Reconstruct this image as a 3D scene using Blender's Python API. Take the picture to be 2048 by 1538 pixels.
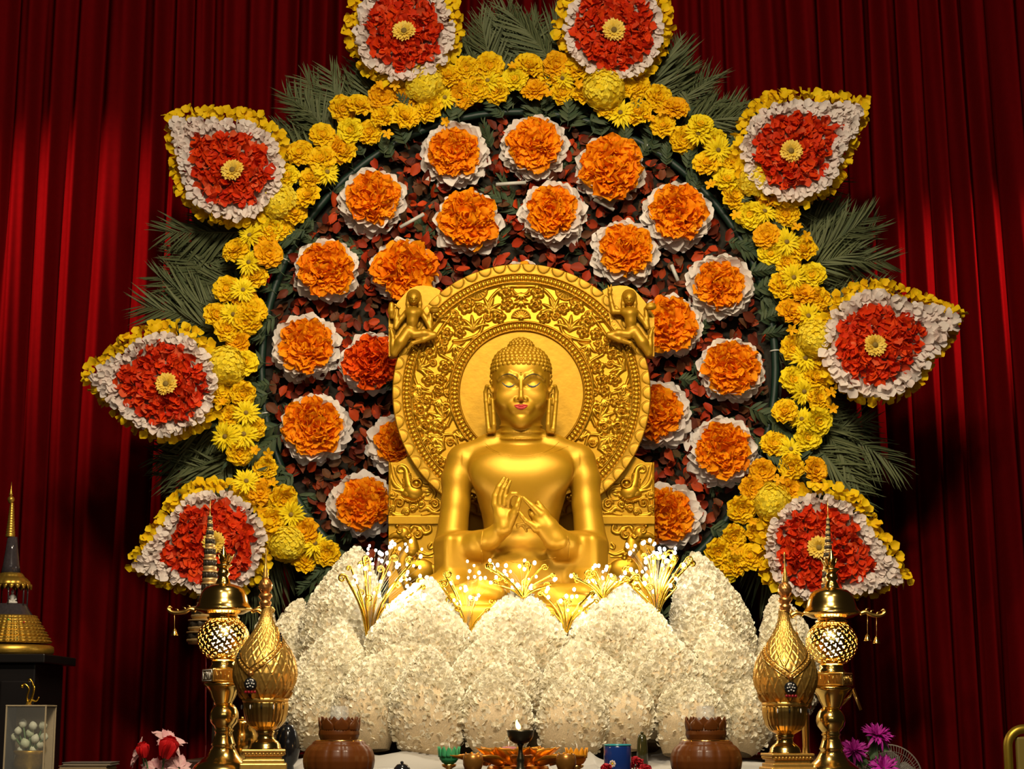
import bpy, bmesh, math, random
import numpy as np
from mathutils import Vector, Matrix

for _o in list(bpy.data.objects): bpy.data.objects.remove(_o)
rng = random.Random(11); nr = np.random.default_rng(11)
SC = bpy.context.scene; COL = SC.collection
PI = math.pi; R = math.radians

# ------------------------------------------------------------------ camera, world, lights, exposure
D0, CZ, PITCH, F = 9.0, 1.5, R(10.5), 3600.0
cp, sp = math.cos(PITCH), math.sin(PITCH)
cam = bpy.data.cameras.new('camera'); cam_o = bpy.data.objects.new('camera', cam); COL.objects.link(cam_o)
cam_o.location = (0, -D0, CZ); cam_o.rotation_euler = (PI/2 + PITCH, 0, 0)
cam.sensor_width = 36; cam.lens = F/2048*36; cam.clip_end = 60
SC.camera = cam_o
vs = SC.view_settings; vs.view_transform = 'Standard'; vs.look = 'None'; vs.gamma = 1; vs.use_curve_mapping = False
vs.exposure = 0.0
w = bpy.data.worlds.new('world'); SC.world = w; w.use_nodes = True
w.node_tree.nodes['Background'].inputs[0].default_value = (1, 0.72, 0.42, 1)
w.node_tree.nodes['Background'].inputs[1].default_value = 0.012
SC.cycles.use_denoising = True; SC.cycles.max_bounces = 6; SC.cycles.diffuse_bounces = 3; SC.cycles.glossy_bounces = 3
SC.cycles.transparent_max_bounces = 6; SC.cycles.transmission_bounces = 5; SC.cycles.caustics_reflective = False; SC.cycles.caustics_refractive = False
SC.cycles.sample_clamp_indirect = 4.0

def lamp(kind, loc, target, energy, col, size=0.5, spot=None, blend=0.6, sizey=None):
    d = bpy.data.lights.new(kind.lower() + '_lamp', kind); o = bpy.data.objects.new('stage_lamp', d); COL.objects.link(o)
    o.location = loc; d.energy = energy; d.color = col
    if kind == 'AREA':
        d.size = size
        if sizey: d.shape = 'RECTANGLE'; d.size_y = sizey
    else: d.shadow_soft_size = size
    if spot: d.spot_size = R(spot); d.spot_blend = blend
    if target is not None:
        o.rotation_euler = (Vector(target) - Vector(loc)).to_track_quat('-Z', 'Y').to_euler()
    return o
WARM = (1.0, 0.80, 0.50)
lamp('SPOT', (1.9, -4.8, 7.0), (0.05, -0.2, 2.9), 580, WARM, 0.14, 44, 0.7)       # two stage spots above the hall, aimed at the statue
lamp('SPOT', (-1.7, -4.8, 7.0), (0.05, -0.2, 2.9), 450, WARM, 0.14, 44, 0.7)
lamp('AREA', (0, -6.5, 6.2), (0.05, 0.3, 3.3), 410, (1, 0.85, 0.62), 1.6, sizey=0.5)
lamp('SPOT', (0.05, -2.5, 6.0), (0.05, -1.0, 1.8), 500, (1, 0.87, 0.64), 0.25, 46, 0.8)  # down light on the lotus
lamp('SPOT', (-4.3, -0.3, 5.5), (-2.55, 1.6, 4.15), 850, (1, 0.45, 0.32), 0.10, 44, 1.0)  # washes on the curtain
lamp('SPOT', (4.3, -0.3, 5.2), (2.75, 1.6, 4.0), 1100, (1, 0.42, 0.30), 0.10, 30, 1.0)
for _k in range(5): lamp('AREA', (-2.4+1.2*_k, -9.6, 4.3), (-0.6+0.3*_k, -1, 2.0), 9, (1, 0.90, 0.74), 0.10, sizey=0.9)   # row of tall hall lamps

# ------------------------------------------------------------------ pixel frame -> world
def PV(px, py, Y):
    px, py, Y = np.broadcast_arrays(np.asarray(px, float), np.asarray(py, float), np.asarray(Y, float))
    a = (px-1024)/F; b = (769-py)/F; dy = cp-b*sp; dz = sp+b*cp; t = (Y+D0)/dy
    return np.stack([a*t, Y, CZ+dz*t], -1)
def P(px, py, Y): return Vector(PV(px, py, Y).tolist())
def S(py, Y): return (Y+D0)/(cp-(769-py)/F*sp)/F
def pix(v):
    x, y, z = v; fw = (y+D0)*cp+(z-CZ)*sp; up = -(y+D0)*sp+(z-CZ)*cp
    return 1024+F*x/fw, 769-F*up/fw

# ------------------------------------------------------------------ mesh building
def mesh_np(name, V, Fs, mat=None, smooth=True):
    me = bpy.data.meshes.new(name)
    V = np.ascontiguousarray(np.asarray(V, dtype=np.float32).reshape(-1, 3))
    Fs = [np.asarray(f, dtype=np.int32) for f in Fs if len(f)]
    me.vertices.add(len(V)); me.vertices.foreach_set('co', V.ravel())
    tot = np.concatenate([np.full(len(f), f.shape[1], dtype=np.int32) for f in Fs])
    me.loops.add(int(tot.sum())); me.loops.foreach_set('vertex_index', np.concatenate([f.ravel() for f in Fs]))
    me.polygons.add(len(tot)); me.polygons.foreach_set('loop_start', (np.cumsum(tot)-tot).astype(np.int32))
    me.polygons.foreach_set('use_smooth', np.full(len(tot), bool(smooth)))
    me.update(calc_edges=True)
    if mat: me.materials.append(mat)
    return me
class MB:
    def __init__(s): s.v = []; s.f = []; s.n = 0
    def add(s, prim):
        V, Fs = prim; V = np.asarray(V, float).reshape(-1, 3); s.v.append(V)
        for f in Fs:
            if len(f): s.f.append(np.asarray(f, dtype=np.int64)+s.n)
        s.n += len(V); return s
    def prim(s): return np.concatenate(s.v), s.f
    def mesh(s, name, mat, smooth=True):
        V, Fs = s.prim(); return mesh_np(name, V, Fs, mat, smooth)
    def build(s, name, mat, parent=None, smooth=True, stuff=False): return obj(name, s.mesh(name, mat, smooth), parent, stuff)
def obj(name, me, parent=None, stuff=False, M=None):
    o = bpy.data.objects.new(name, me); COL.objects.link(o)
    if M is not None: o.matrix_basis = M
    if parent is not None: adopt(o, parent)
    if stuff: o['kind'] = 'stuff'
    return o
def adopt(o, parent):
    o.parent = parent
    loc = Vector(parent.get('_w', (0, 0, 0))) if '_w' in parent else Vector((0, 0, 0))
    if '_w' in parent: o.matrix_parent_inverse = Matrix.Translation(-loc)
def tag(o, label, cat, group=None):
    o['label'] = label; o['category'] = cat
    if group: o['group'] = group
    return o
def thing(name, label, cat, loc, group=None):
    o = bpy.data.objects.new(name, None); COL.objects.link(o); o.location = loc; o.empty_display_size = 0.05
    o['_w'] = tuple(float(c) for c in loc)
    return tag(o, label, cat, group)
def struct(o): o['kind'] = 'structure'; return o

def gridf(nu, nv, closed_u=False):
    i, j = np.meshgrid(np.arange(nu if closed_u else nu-1), np.arange(nv-1), indexing='ij')
    i2 = (i+1) % nu
    return np.stack([i*nv+j, i2*nv+j, i2*nv+j+1, i*nv+j+1], -1).reshape(-1, 4)
def tube(pts, rad, n=8, cap=True):
    pts = np.asarray(pts, float); m = len(pts); rad = np.broadcast_to(np.asarray(rad, float), (m,))
    T = np.gradient(pts, axis=0); T /= np.linalg.norm(T, axis=1)[:, None]+1e-12
    ref = np.array([0, 1.0, 0]) if abs(T[0][1]) < 0.9 else np.array([1.0, 0, 0])
    N = np.cross(T[0], ref); N /= np.linalg.norm(N); Ns = []
    for k in range(m):
        N = N-T[k]*np.dot(N, T[k]); N /= np.linalg.norm(N)+1e-12; Ns.append(N.copy())
    Ns = np.array(Ns); B = np.cross(T, Ns); th = np.arange(n)*2*PI/n
    V = pts[None]+rad[None, :, None]*(np.cos(th)[:, None, None]*Ns[None]+np.sin(th)[:, None, None]*B[None])
    V = V.reshape(-1, 3); Fs = [gridf(n, m, True)[:, ::-1]]
    if cap:
        V = np.concatenate([V, pts[:1], pts[-1:]]); a, b = n*m, n*m+1
        k = np.arange(n); k2 = (k+1) % n
        Fs.append(np.stack([np.full(n, a), k*m, k2*m], -1)); Fs.append(np.stack([np.full(n, b), k2*m+m-1, k*m+m-1], -1))
    return V, Fs
def lathe(prof, n=32, c=(0, 0), dr=None, cap=True, rot=0.0):
    """prof: rows (r, z). dr(theta, z, r) -> extra radius."""
    p = np.asarray(prof, float); m = len(p); th = np.arange(n)*2*PI/n+rot
    r = np.broadcast_to(p[None, :, 0], (n, m)).copy()
    if dr is not None: r = r+dr(th[:, None], np.broadcast_to(p[None, :, 1], (n, m)), r)
    V = np.stack([c[0]+r*np.cos(th)[:, None], c[1]+r*np.sin(th)[:, None], np.broadcast_to(p[None, :, 1], (n, m))], -1).reshape(-1, 3)
    Fs = [gridf(n, m, True)]
    if cap:
        V = np.concatenate([V, [[c[0], c[1], p[0, 1]], [c[0], c[1], p[-1, 1]]]]); k = np.arange(n); k2 = (k+1) % n
        Fs.append(np.stack([np.full(n, n*m), k2*m, k*m], -1)); Fs.append(np.stack([np.full(n, n*m+1), k*m+m-1, k2*m+m-1], -1))
    return V, Fs
def prof_px(cx, Y, rows, fine=None):
    """(radius px, row px) list, top to bottom -> (r, z) bottom to top"""
    out = []
    for r, py in rows: out.append((max(r, 0.02)*S(py, Y), P(cx, py, Y).z))
    out = np.array(out[::-1])
    if fine:
        t = np.concatenate([[0], np.cumsum(np.hypot(*np.diff(out, axis=0).T))]); q = np.linspace(0, t[-1], fine)
        out = np.stack([np.interp(q, t, out[:, 0]), np.interp(q, t, out[:, 1])], -1)
    return out
def lathe_px(cx, Y, rows, n=32, dr=None, fine=None, cap=True, rot=0.0):
    return lathe(prof_px(cx, Y, rows, fine), n, (P(cx, rows[0][1], Y).x*0+P(cx, rows[len(rows)//2][1], Y).x, Y), dr, cap, rot)
def ell(c, r, nu=16, nv=10):
    th = np.arange(nu)*2*PI/nu; ph = np.linspace(-PI/2+0.02, PI/2-0.02, nv)
    V = np.stack([np.cos(th)[:, None]*np.cos(ph)*r[0]+c[0], np.sin(th)[:, None]*np.cos(ph)*r[1]+c[1], np.broadcast_to(np.sin(ph)*r[2]+c[2], (nu, nv))], -1).reshape(-1, 3)
    Fs = [gridf(nu, nv, True)]; k = np.arange(nu); k2 = (k+1) % nu
    V = np.concatenate([V, [[c[0], c[1], c[2]-r[2]], [c[0], c[1], c[2]+r[2]]]])
    Fs += [np.stack([np.full(nu, nu*nv), k2*nv, k*nv], -1), np.stack([np.full(nu, nu*nv+1), k*nv+nv-1, k2*nv+nv-1], -1)]
    return V, Fs
def cbox(c, h, b=0.004, rotz=0.0):
    """box with chamfered edges"""
    bm = bmesh.new(); bmesh.ops.create_cube(bm, size=2)
    for v in bm.verts: v.co = Vector((v.co.x*h[0], v.co.y*h[1], v.co.z*h[2]))
    if b: bmesh.ops.bevel(bm, geom=bm.edges[:]+bm.verts[:], offset=b, segments=2, affect='EDGES', profile=0.5)
    bm.verts.index_update(); M = Matrix.Translation(c) @ Matrix.Rotation(rotz, 4, 'Z')
    V = np.array([(M @ v.co)[:] for v in bm.verts]); q = [], [], []
    tri, quad = [], []; other = {}
    for f in bm.faces:
        k = [v.index for v in f.verts]; other.setdefault(len(k), []).append(k)
    bm.free(); return V, [np.array(x) for x in other.values()]
def extrude(poly, y0, y1):
    """poly: (n,3) outline in an XZ plane, counter-clockwise or not; closed solid from y0 (front) to y1 (back), fan about the centroid"""
    p = np.asarray(poly, float); n = len(p); a = p.copy(); a[:, 1] = y0; b = p.copy(); b[:, 1] = y1
    c = p.mean(0); V = np.concatenate([a, b, [[c[0], y0, c[2]], [c[0], y1, c[2]]]]); k = np.arange(n); k2 = (k+1) % n
    return V, [np.stack([k, k2, k2+n, k+n], -1), np.stack([np.full(n, 2*n), k2, k], -1), np.stack([np.full(n, 2*n+1), k+n, k2+n], -1)]
def spline(pts, n):
    """Catmull-Rom through points"""
    p = np.asarray(pts, float); m = len(p); q = np.concatenate([[2*p[0]-p[1]], p, [2*p[-1]-p[-2]]])
    t = np.linspace(0, m-1-1e-9, n); i = t.astype(int); u = (t-i)[:, None]
    a, b, c, d = q[i], q[i+1], q[i+2], q[i+3]
    return 0.5*((2*b)+(-a+c)*u+(2*a-5*b+4*c-d)*u**2+(-a+3*b-3*c+d)*u**3)
def nz(v): v = np.asarray(v, float); return v/(np.linalg.norm(v, axis=-1, keepdims=True)+1e-12)
def frames(pos, d, nrm, scale):
    """local Y along d, local Z near nrm"""
    y = nz(d); x = nz(np.cross(y, nrm)); z = np.cross(x, y); sc = np.broadcast_to(np.asarray(scale, float), (len(y),))
    M = np.zeros((len(y), 4, 4)); M[:, :3, 0] = x*sc[:, None]; M[:, :3, 1] = y*sc[:, None]; M[:, :3, 2] = z*sc[:, None]; M[:, :3, 3] = pos; M[:, 3, 3] = 1
    return M
def scatter(prim, M):
    V, Fs = prim; V = np.asarray(V, float); K = len(M); n = len(V)
    W = np.einsum('kij,nj->kni', M[:, :3, :3], V)+M[:, None, :3, 3]
    off = (np.arange(K)*n)[:, None, None]
    return W.reshape(-1, 3), [(np.asarray(f)[None]+off).reshape(-1, f.shape[1]) for f in Fs]
def mix_scatter(prims, M):
    mb = MB(); pick = nr.integers(0, len(prims), len(M))
    for k, p in enumerate(prims):
        if (pick == k).any(): mb.add(scatter(p, M[pick == k]))
    return mb
def pieces(name, meshes, M, parent, labels=None):
    """one real object per piece, sharing mesh data"""
    loc = Matrix.Translation(-Vector(parent['_w'])) if '_w' in parent else None
    for m in M:
        o = bpy.data.objects.new(name, meshes[rng.randrange(len(meshes))]); o.matrix_basis = Matrix(m.tolist()); o.parent = parent
        if loc: o.matrix_parent_inverse = loc
        COL.objects.link(o)
def rand_unit(k): return nz(nr.normal(size=(k, 3)))
def poisson(n_try, rmin, gen, maxn=100000):
    """dart throwing: gen(n) -> (n,2)"""
    c = gen(n_try); keep = np.zeros((0, 2))
    out = []
    cell = {}; r2 = rmin*rmin
    for p in c:
        k = (int(p[0]//rmin), int(p[1]//rmin)); ok = True
        for a in (-1, 0, 1):
            for b in (-1, 0, 1):
                for q in cell.get((k[0]+a, k[1]+b), ()):
                    if (q[0]-p[0])**2+(q[1]-p[1])**2 < r2: ok = False; break
                if not ok: break
            if not ok: break
        if ok:
            cell.setdefault(k, []).append(p); out.append(p)
            if len(out) >= maxn: break
    return np.array(out)

# ------------------------------------------------------------------ materials
def mat(name, cols, rough=0.6, metal=0.0, noise_scale=None, noise_amt=0.0, bump=0.0, bump_scale=200, transl=0.0, sheen=0.0, coat=0.0, emit=None, estr=0.0, trans=0.0, ior=1.45, spec=0.5, rand=True, alpha=1.0):
    """cols: one colour or a list spread over the pieces at random (per object and per separate piece)"""
    m = bpy.data.materials.new(name); m.use_nodes = True; nt = m.node_tree; N = nt.nodes; L = nt.links
    b = N['Principled BSDF']
    if not isinstance(cols[0], (tuple, list)): cols = [cols]
    b.inputs['Roughness'].default_value = rough; b.inputs['Metallic'].default_value = metal; b.inputs['Specular IOR Level'].default_value = spec
    b.inputs['Sheen Weight'].default_value = sheen; b.inputs['Coat Weight'].default_value = coat
    b.inputs['Transmission Weight'].default_value = trans; b.inputs['IOR'].default_value = ior; b.inputs['Alpha'].default_value = alpha
    out = None
    if len(cols) > 1:
        oi = N.new('ShaderNodeObjectInfo'); g = N.new('ShaderNodeNewGeometry'); a = N.new('ShaderNodeMath'); a.operation = 'ADD'
        fr = N.new('ShaderNodeMath'); fr.operation = 'FRACT'
        L.new(oi.outputs['Random'], a.inputs[0]); L.new(g.outputs['Random Per Island'], a.inputs[1]); L.new(a.outputs[0], fr.inputs[0])
        r = N.new('ShaderNodeValToRGB'); e = r.color_ramp.elements
        e[0].color = (*cols[0], 1); e[0].position = 0; e[1].color = (*cols[-1], 1); e[1].position = 1
        for k in range(1, len(cols)-1):
            q = e.new(k/(len(cols)-1)); q.color = (*cols[k], 1)
        L.new(fr.outputs[0], r.inputs[0]); out = r.outputs[0]
    else:
        c = N.new('ShaderNodeRGB'); c.outputs[0].default_value = (*cols[0], 1); out = c.outputs[0]
    if noise_amt:
        t = N.new('ShaderNodeTexNoise'); t.inputs['Scale'].default_value = noise_scale; t.inputs['Detail'].default_value = 3
        tc = N.new('ShaderNodeTexCoord'); L.new(tc.outputs['Object'], t.inputs['Vector'])
        mr = N.new('ShaderNodeMapRange'); mr.inputs[3].default_value = 1-noise_amt; mr.inputs[4].default_value = 1+noise_amt
        L.new(t.outputs[0], mr.inputs[0]); mx = N.new('ShaderNodeVectorMath'); mx.operation = 'SCALE'
        L.new(out, mx.inputs[0]); L.new(mr.outputs[0], mx.inputs['Scale']); out = mx.outputs[0]
    L.new(out, b.inputs['Base Color'])
    if bump:
        t = N.new('ShaderNodeTexNoise'); t.inputs['Scale'].default_value = bump_scale; t.inputs['Detail'].default_value = 2
        tc = N.new('ShaderNodeTexCoord'); L.new(tc.outputs['Object'], t.inputs['Vector'])
        bp = N.new('ShaderNodeBump'); bp.inputs['Strength'].default_value = bump; bp.inputs['Distance'].default_value = 0.002
        L.new(t.outputs[0], bp.inputs['Height']); L.new(bp.outputs[0], b.inputs['Normal'])
    if emit: b.inputs['Emission Color'].default_value = (*emit, 1); b.inputs['Emission Strength'].default_value = estr
    if transl:
        tr = N.new('ShaderNodeBsdfTranslucent'); ms = N.new('ShaderNodeMixShader'); ms.inputs[0].default_value = transl
        L.new(out, tr.inputs[0]); L.new(b.outputs[0], ms.inputs[1]); L.new(tr.outputs[0], ms.inputs[2]); L.new(ms.outputs[0], N['Material Output'].inputs[0])
    return m
GOLD = mat('satin_gold', (0.46, 0.236, 0.008), 0.46, 0.50, 9, 0.10, 0.10, 60, spec=0.5)
GOLD_PANEL = mat('rough_gold', (0.46, 0.240, 0.008), 0.48, 0.55, 30, 0.12, 0.35, 45)
GOLD_CARVED = mat('carved_gold', (0.47, 0.240, 0.009), 0.38, 0.70, 30, 0.12, 0.1, 90)
BRASS = mat('polished_brass', (0.90, 0.60, 0.17), 0.17, 1.0, 20, 0.06)
BRASS_SATIN = mat('satin_brass', (0.80, 0.50, 0.13), 0.28, 1.0, 40, 0.10, 0.15, 300)
GILT = mat('gilt', (0.86, 0.50, 0.11), 0.36, 0.85, 60, 0.18, 0.2, 300)
GILT_ROSE = mat('rose_gilt', (0.80, 0.36, 0.10), 0.33, 0.9, 60, 0.2, 0.2, 300)
GOLD_WIRE = mat('gold_wire', (0.90, 0.58, 0.06), 0.22, 1.0)
DARK_LINE = mat('dark_paint', (0.030, 0.028, 0.020), 0.5)
EYE_LINE = mat('blue_grey_paint', (0.055, 0.065, 0.075), 0.5)
LIP = mat('red_lip_paint', (0.50, 0.035, 0.030), 0.36)
ORANGE = mat('orange_petal', [(0.98, 0.29, 0.003), (1.0, 0.40, 0.005), (0.99, 0.34, 0.004), (0.97, 0.24, 0.003)], 0.65, transl=0.3, spec=0.15)
DEEP_ORANGE = mat('deep_orange_petal', [(0.80, 0.07, 0.004), (0.9, 0.13, 0.004), (0.72, 0.05, 0.004)], 0.62, transl=0.15, spec=0.15)
WHITE_P = mat('white_petal', [(0.80, 0.72, 0.66), (0.86, 0.80, 0.74), (0.78, 0.68, 0.60), (0.84, 0.78, 0.74)], 0.6, transl=0.22, spec=0.2)
PINKWHITE = mat('pinkish_white_petal', [(0.82, 0.66, 0.60), (0.86, 0.76, 0.70), (0.80, 0.70, 0.64)], 0.6, transl=0.22, spec=0.2)
RED_P = mat('red_petal', [(0.66, 0.030, 0.006), (0.78, 0.055, 0.006), (0.52, 0.020, 0.006), (0.80, 0.075, 0.008), (0.62, 0.028, 0.006), (0.78, 0.14, 0.05)], 0.6, transl=0.15, spec=0.12)
YELLOW = mat('yellow_petal', [(0.93, 0.59, 0.006), (0.96, 0.67, 0.010), (0.91, 0.52, 0.005)], 0.6, transl=0.22, spec=0.15)
YELLOW_DEEP = mat('golden_yellow_petal', [(0.92, 0.50, 0.005), (0.90, 0.43, 0.004)], 0.6, transl=0.22, spec=0.15)
YELLOW_BRIGHT = mat('bright_yellow_petal', [(0.95, 0.72, 0.012), (0.96, 0.78, 0.02)], 0.6, transl=0.22, spec=0.15)
YELLOW_PALE = mat('pale_yellow_petal', [(0.94, 0.72, 0.02), (0.95, 0.80, 0.07), (0.92, 0.66, 0.015)], 0.6, transl=0.25, spec=0.15)
EYE_BROWN = mat('flower_eye', [(0.16, 0.10, 0.02), (0.26, 0.17, 0.03)], 0.8)
FROND = mat('grey_green_leaf', [(0.085, 0.100, 0.042), (0.125, 0.140, 0.062), (0.065, 0.085, 0.035)], 0.6, spec=0.25)
FERN = mat('dark_green_leaf', [(0.035, 0.060, 0.028), (0.060, 0.080, 0.035), (0.026, 0.050, 0.026)], 0.6, spec=0.25)
REDLEAF = mat('red_brown_leaf', [(0.40, 0.032, 0.006), (0.16, 0.020, 0.008), (0.52, 0.050, 0.006), (0.10, 0.040, 0.016), (0.12, 0.016, 0.008), (0.08, 0.048, 0.020)], 0.6, spec=0.2)
BACKING = mat('dark_backing', (0.020, 0.016, 0.010), 0.9)
TAPE = mat('green_tape', (0.004, 0.020, 0.012), 0.5)
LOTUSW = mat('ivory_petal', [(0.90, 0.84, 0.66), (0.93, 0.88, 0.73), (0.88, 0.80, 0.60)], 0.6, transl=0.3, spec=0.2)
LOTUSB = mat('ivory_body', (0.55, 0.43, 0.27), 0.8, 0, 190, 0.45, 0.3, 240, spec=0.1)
CLOTH = mat('white_satin', (0.40, 0.38, 0.35), 0.42, 0, 8, 0.05, sheen=0.3)
VELVET = mat('red_velvet', (0.105, 0.0018, 0.0028), 0.85, 0, 30, 0.12, spec=0.0)
BULB = mat('led_glow', (1, 1, 1), 0.5, emit=(1.0, 0.95, 0.86), estr=26)
# ------------------------------------------------------------------ setting
MFLOOR = mat('dark_floor', (0.05, 0.03, 0.02), 0.4, 0, 4, 0.2); MWALL = mat('dark_wall', (0.04, 0.02, 0.02), 0.9, 0, 6, 0.2)
o = MB().add(cbox((0, -2.5, -0.05), (6, 7.5, 0.05), 0.002)).build('floor', MFLOOR, None, False); struct(o)
o = MB().add(cbox((0, 2.3, 3.2), (6, 0.05, 3.2), 0.002)).build('wall_back', MWALL, None, False); struct(o)
# velvet curtain: one hanging sheet with deep folds that spread a little towards the hem
nx, nzz = 1300, 46
X = np.linspace(-4.3, 4.3, nx)[:, None]; Zc = np.linspace(0.02, 6.3, nzz)[None, :]
Xs = X*(1-0.006*(Zc-3.3))
wob = 0.05*np.sin(1.1*Zc+3*X)
ph = 2*PI*(X/0.165)+2.2*np.sin(1.7*X+0.6)+1.3*np.sin(4.3*X+2.0)+0.7*np.sin(9.1*X)+wob+0.5*np.sin(0.7*Zc+5.1*X)
amp = 0.115*(0.68+0.32*np.sin(3.1*X+1.0)*np.sin(1.3*X))
Yc = 1.66-amp*(np.abs(np.cos(ph/2))**1.5*2-1)-0.016*np.sin(2.3*ph+1.5*Zc)-0.02*np.sin(1.3*X+0.4*Zc)
V = np.stack([np.broadcast_to(Xs, Yc.shape), Yc, np.broadcast_to(Zc, Yc.shape)], -1)
o = MB().add((V.reshape(-1, 3), [gridf(nx, nzz)])).build('stage_curtain', VELVET)
tag(o, 'deep red velvet stage curtain hanging in long folds behind everything', 'curtain')
# altar table under the offerings, platform under the lotus
MWOOD = mat('dark_wood', (0.05, 0.022, 0.012), 0.35, 0, 12, 0.3)
TZ = 1.26
t = thing('altar_table', 'long dark wooden altar table carrying the vessels and lamps', 'table', (0, -1.55, 0))
MB().add(cbox((0.03, -1.55, TZ-0.03), (1.48, 0.68, 0.03), 0.006)).build('table_top', MWOOD, t, False)
for sx in (-1, 1):
    for sy in (-1, 1):
        MB().add(cbox((0.03+sx*1.38, -1.55+sy*0.58, (TZ-0.06)/2), (0.05, 0.05, (TZ-0.06)/2), 0.006)).build('leg', MWOOD, t, False)
MB().add(cbox((0.03, -2.15, TZ-0.15), (1.36, 0.015, 0.09), 0.004)).build('apron', MWOOD, t, False)
o = MB().add(cbox((0.05, -0.25, 0.66), (1.5, 0.6, 0.66), 0.01)).build('statue_plinth', MWOOD, None, False)
tag(o, 'broad dark plinth that carries the lotus and the golden throne', 'plinth')
# rumpled white cloth
nx, ny = 220, 90
xs = np.linspace(-1.12, 1.22, nx)[:, None]; ys = np.linspace(-1.78, -0.9, ny)[None, :]
f1 = 1.5*np.sin(7*xs+5*ys+1.5*np.sin(4*xs))*0.5+np.sin(13*xs-6*ys+2*np.sin(3*xs+1))*0.35+np.sin(21*xs+9*ys)*0.12+0.55*(1-np.abs(np.sin(9*xs+6*ys+1.8*np.sin(5*xs-3*ys))))**3-0.35*(1-np.abs(np.sin(6*xs-8*ys+1.5*np.sin(7*xs))))**4
ramp = 1/(1+np.exp(-(ys+1.46+0.07*np.sin(5*xs))/0.05))
edge = np.clip((1.0-np.abs((xs-0.05)/1.17)**6), 0, 1)
zz = TZ+0.006+(0.040*ramp+0.040*f1*(0.5+0.5*ramp)+0.022)*edge
V = np.stack([np.broadcast_to(xs, zz.shape), np.broadcast_to(ys, zz.shape), zz], -1)
o = MB().add((V.reshape(-1, 3), [gridf(nx, ny)])).build('white_cloth', CLOTH)
md = o.modifiers.new('thick', 'SOLIDIFY'); md.thickness = 0.004
tag(o, 'rumpled white satin cloth spread under the white lotus', 'cloth')
# ------------------------------------------------------------------ petals
def petal(nu=5, nv=5, wid=1.0, cup=0.25, curl=0.3, ruffle=0.0, tip=0.0, seed=0, base=0.35, notch=0.0):
    """unit petal: grows along +Y to length 1, width about wid, faces +Z"""
    r = np.random.default_rng(seed+7); u = np.linspace(-1, 1, nu)[:, None]; v = (np.linspace(0, 1, nv)**(0.75 if not tip else 1.0))[None, :]
    prof = base+(1-base)*np.sin(np.clip(v/0.62, 0, 1)*PI/2)
    end = np.where(v > 0.62, np.sqrt(np.clip(1-((v-0.62)/0.38)**2*(0.86 if not tip else 1.0), 0.0, 1)), 1)
    if tip: end = np.where(v > 0.45, np.clip((1-v)/0.55, 0, 1)**tip, 1)
    hw = 0.5*wid*prof*np.clip(end, 0.05, 1)
    x = u*hw; y = v*(1-0.10*u*u*(v > 0.8))-notch*(v**6)*(1-np.abs(u))
    p1, p2 = r.uniform(0, 6, 2)
    z = cup*0.5*(u**2)*hw*2-curl*0.5*v**2+ruffle*np.sin(4.5*u+p1)*v*0.5+ruffle*0.5*np.sin(7*v+p2)*0.4
    y = np.broadcast_to(y, z.shape); x = np.broadcast_to(x, z.shape)
    return np.stack([x, y, z], -1).reshape(-1, 3), [gridf(nu, nv)]
ROUND = [petal(5, 5, 1.15, 0.35, 0.28*k, 0.07, 0, k) for k in range(-1, 4)]
RUFF = [petal(7, 5, 1.35, 0.35, -0.1+0.35*(k % 3), 0.22+0.05*(k % 2), 0, 10+k, 0.45) for k in range(6)]
SPIKE = [petal(3, 5, 0.26, 0.3, 0.35*k, 0.0, 0.7, 20+k, 0.6) for k in range(3)]
POINTED = [petal(5, 6, 0.62, 0.45, 0.5*k, 0.08, 0.75, 30+k, 0.4) for k in range(3)]
LEAF = [petal(4, 5, 0.72, 0.4, 0.35*k, 0.08, 0.8, 40+k, 0.3) for k in range(-1, 3)]
def meshes(prims, name, m): return [mesh_np(name, v, f, m) for v, f in prims]
M_OR, M_DO = meshes(RUFF, 'orange_petal', ORANGE), meshes(RUFF, 'orange_petal', DEEP_ORANGE)
M_WH, M_PW = meshes(ROUND, 'white_petal', WHITE_P), meshes(ROUND, 'white_petal', PINKWHITE)
M_RED = meshes(ROUND+[RUFF[0], RUFF[3]], 'red_petal', RED_P); M_YE = meshes(ROUND, 'yellow_petal', YELLOW)
M_LEAF = meshes(LEAF, 'leaf', REDLEAF)
FWD = np.array([0, -1.0, 0])
CLK = {12: 'twelve', 1: 'one', 2: 'two', 3: 'three', 4: 'four', 5: 'five', 6: 'six', 7: 'seven', 8: 'eight', 9: 'nine', 10: 'ten', 11: 'eleven'}
WCX, WCY = 1037, 738                      # wheel centre
# ------------------------------------------------------------------ wheel: panel, leaves, sprigs, hoop
YB = 0.60
wheel = thing('foliage_wheel', 'round panel of dark red leaves and fern sprigs behind the golden throne', 'flower panel', P(WCX, WCY, YB))
th = np.linspace(0, 2*PI, 72, endpoint=False)
ring = PV(WCX+528*np.cos(th), WCY+528*np.sin(th), YB)
MB().add(extrude(ring, YB, YB+0.05)).build('panel', BACKING, wheel, False)
for dx in (-260, 260):
    a = P(WCX+dx, 900, YB+0.10)
    MB().add(cbox((a.x, YB+0.085, a.z/2), (0.04, 0.03, a.z/2), 0.004)).build('support_post', MWOOD, wheel, False)
for rr, tr in ((514, 8),):
    tp = np.linspace(0, 2*PI, 121); pts = PV(WCX+rr*np.cos(tp), WCY+rr*np.sin(tp), YB-0.07)
    MB().add(tube(pts, tr*S(600, YB), 8, False)).build('hoop', TAPE, wheel)
CLIP = mat('white_clip', (0.5, 0.5, 0.46), 0.4)
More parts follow.
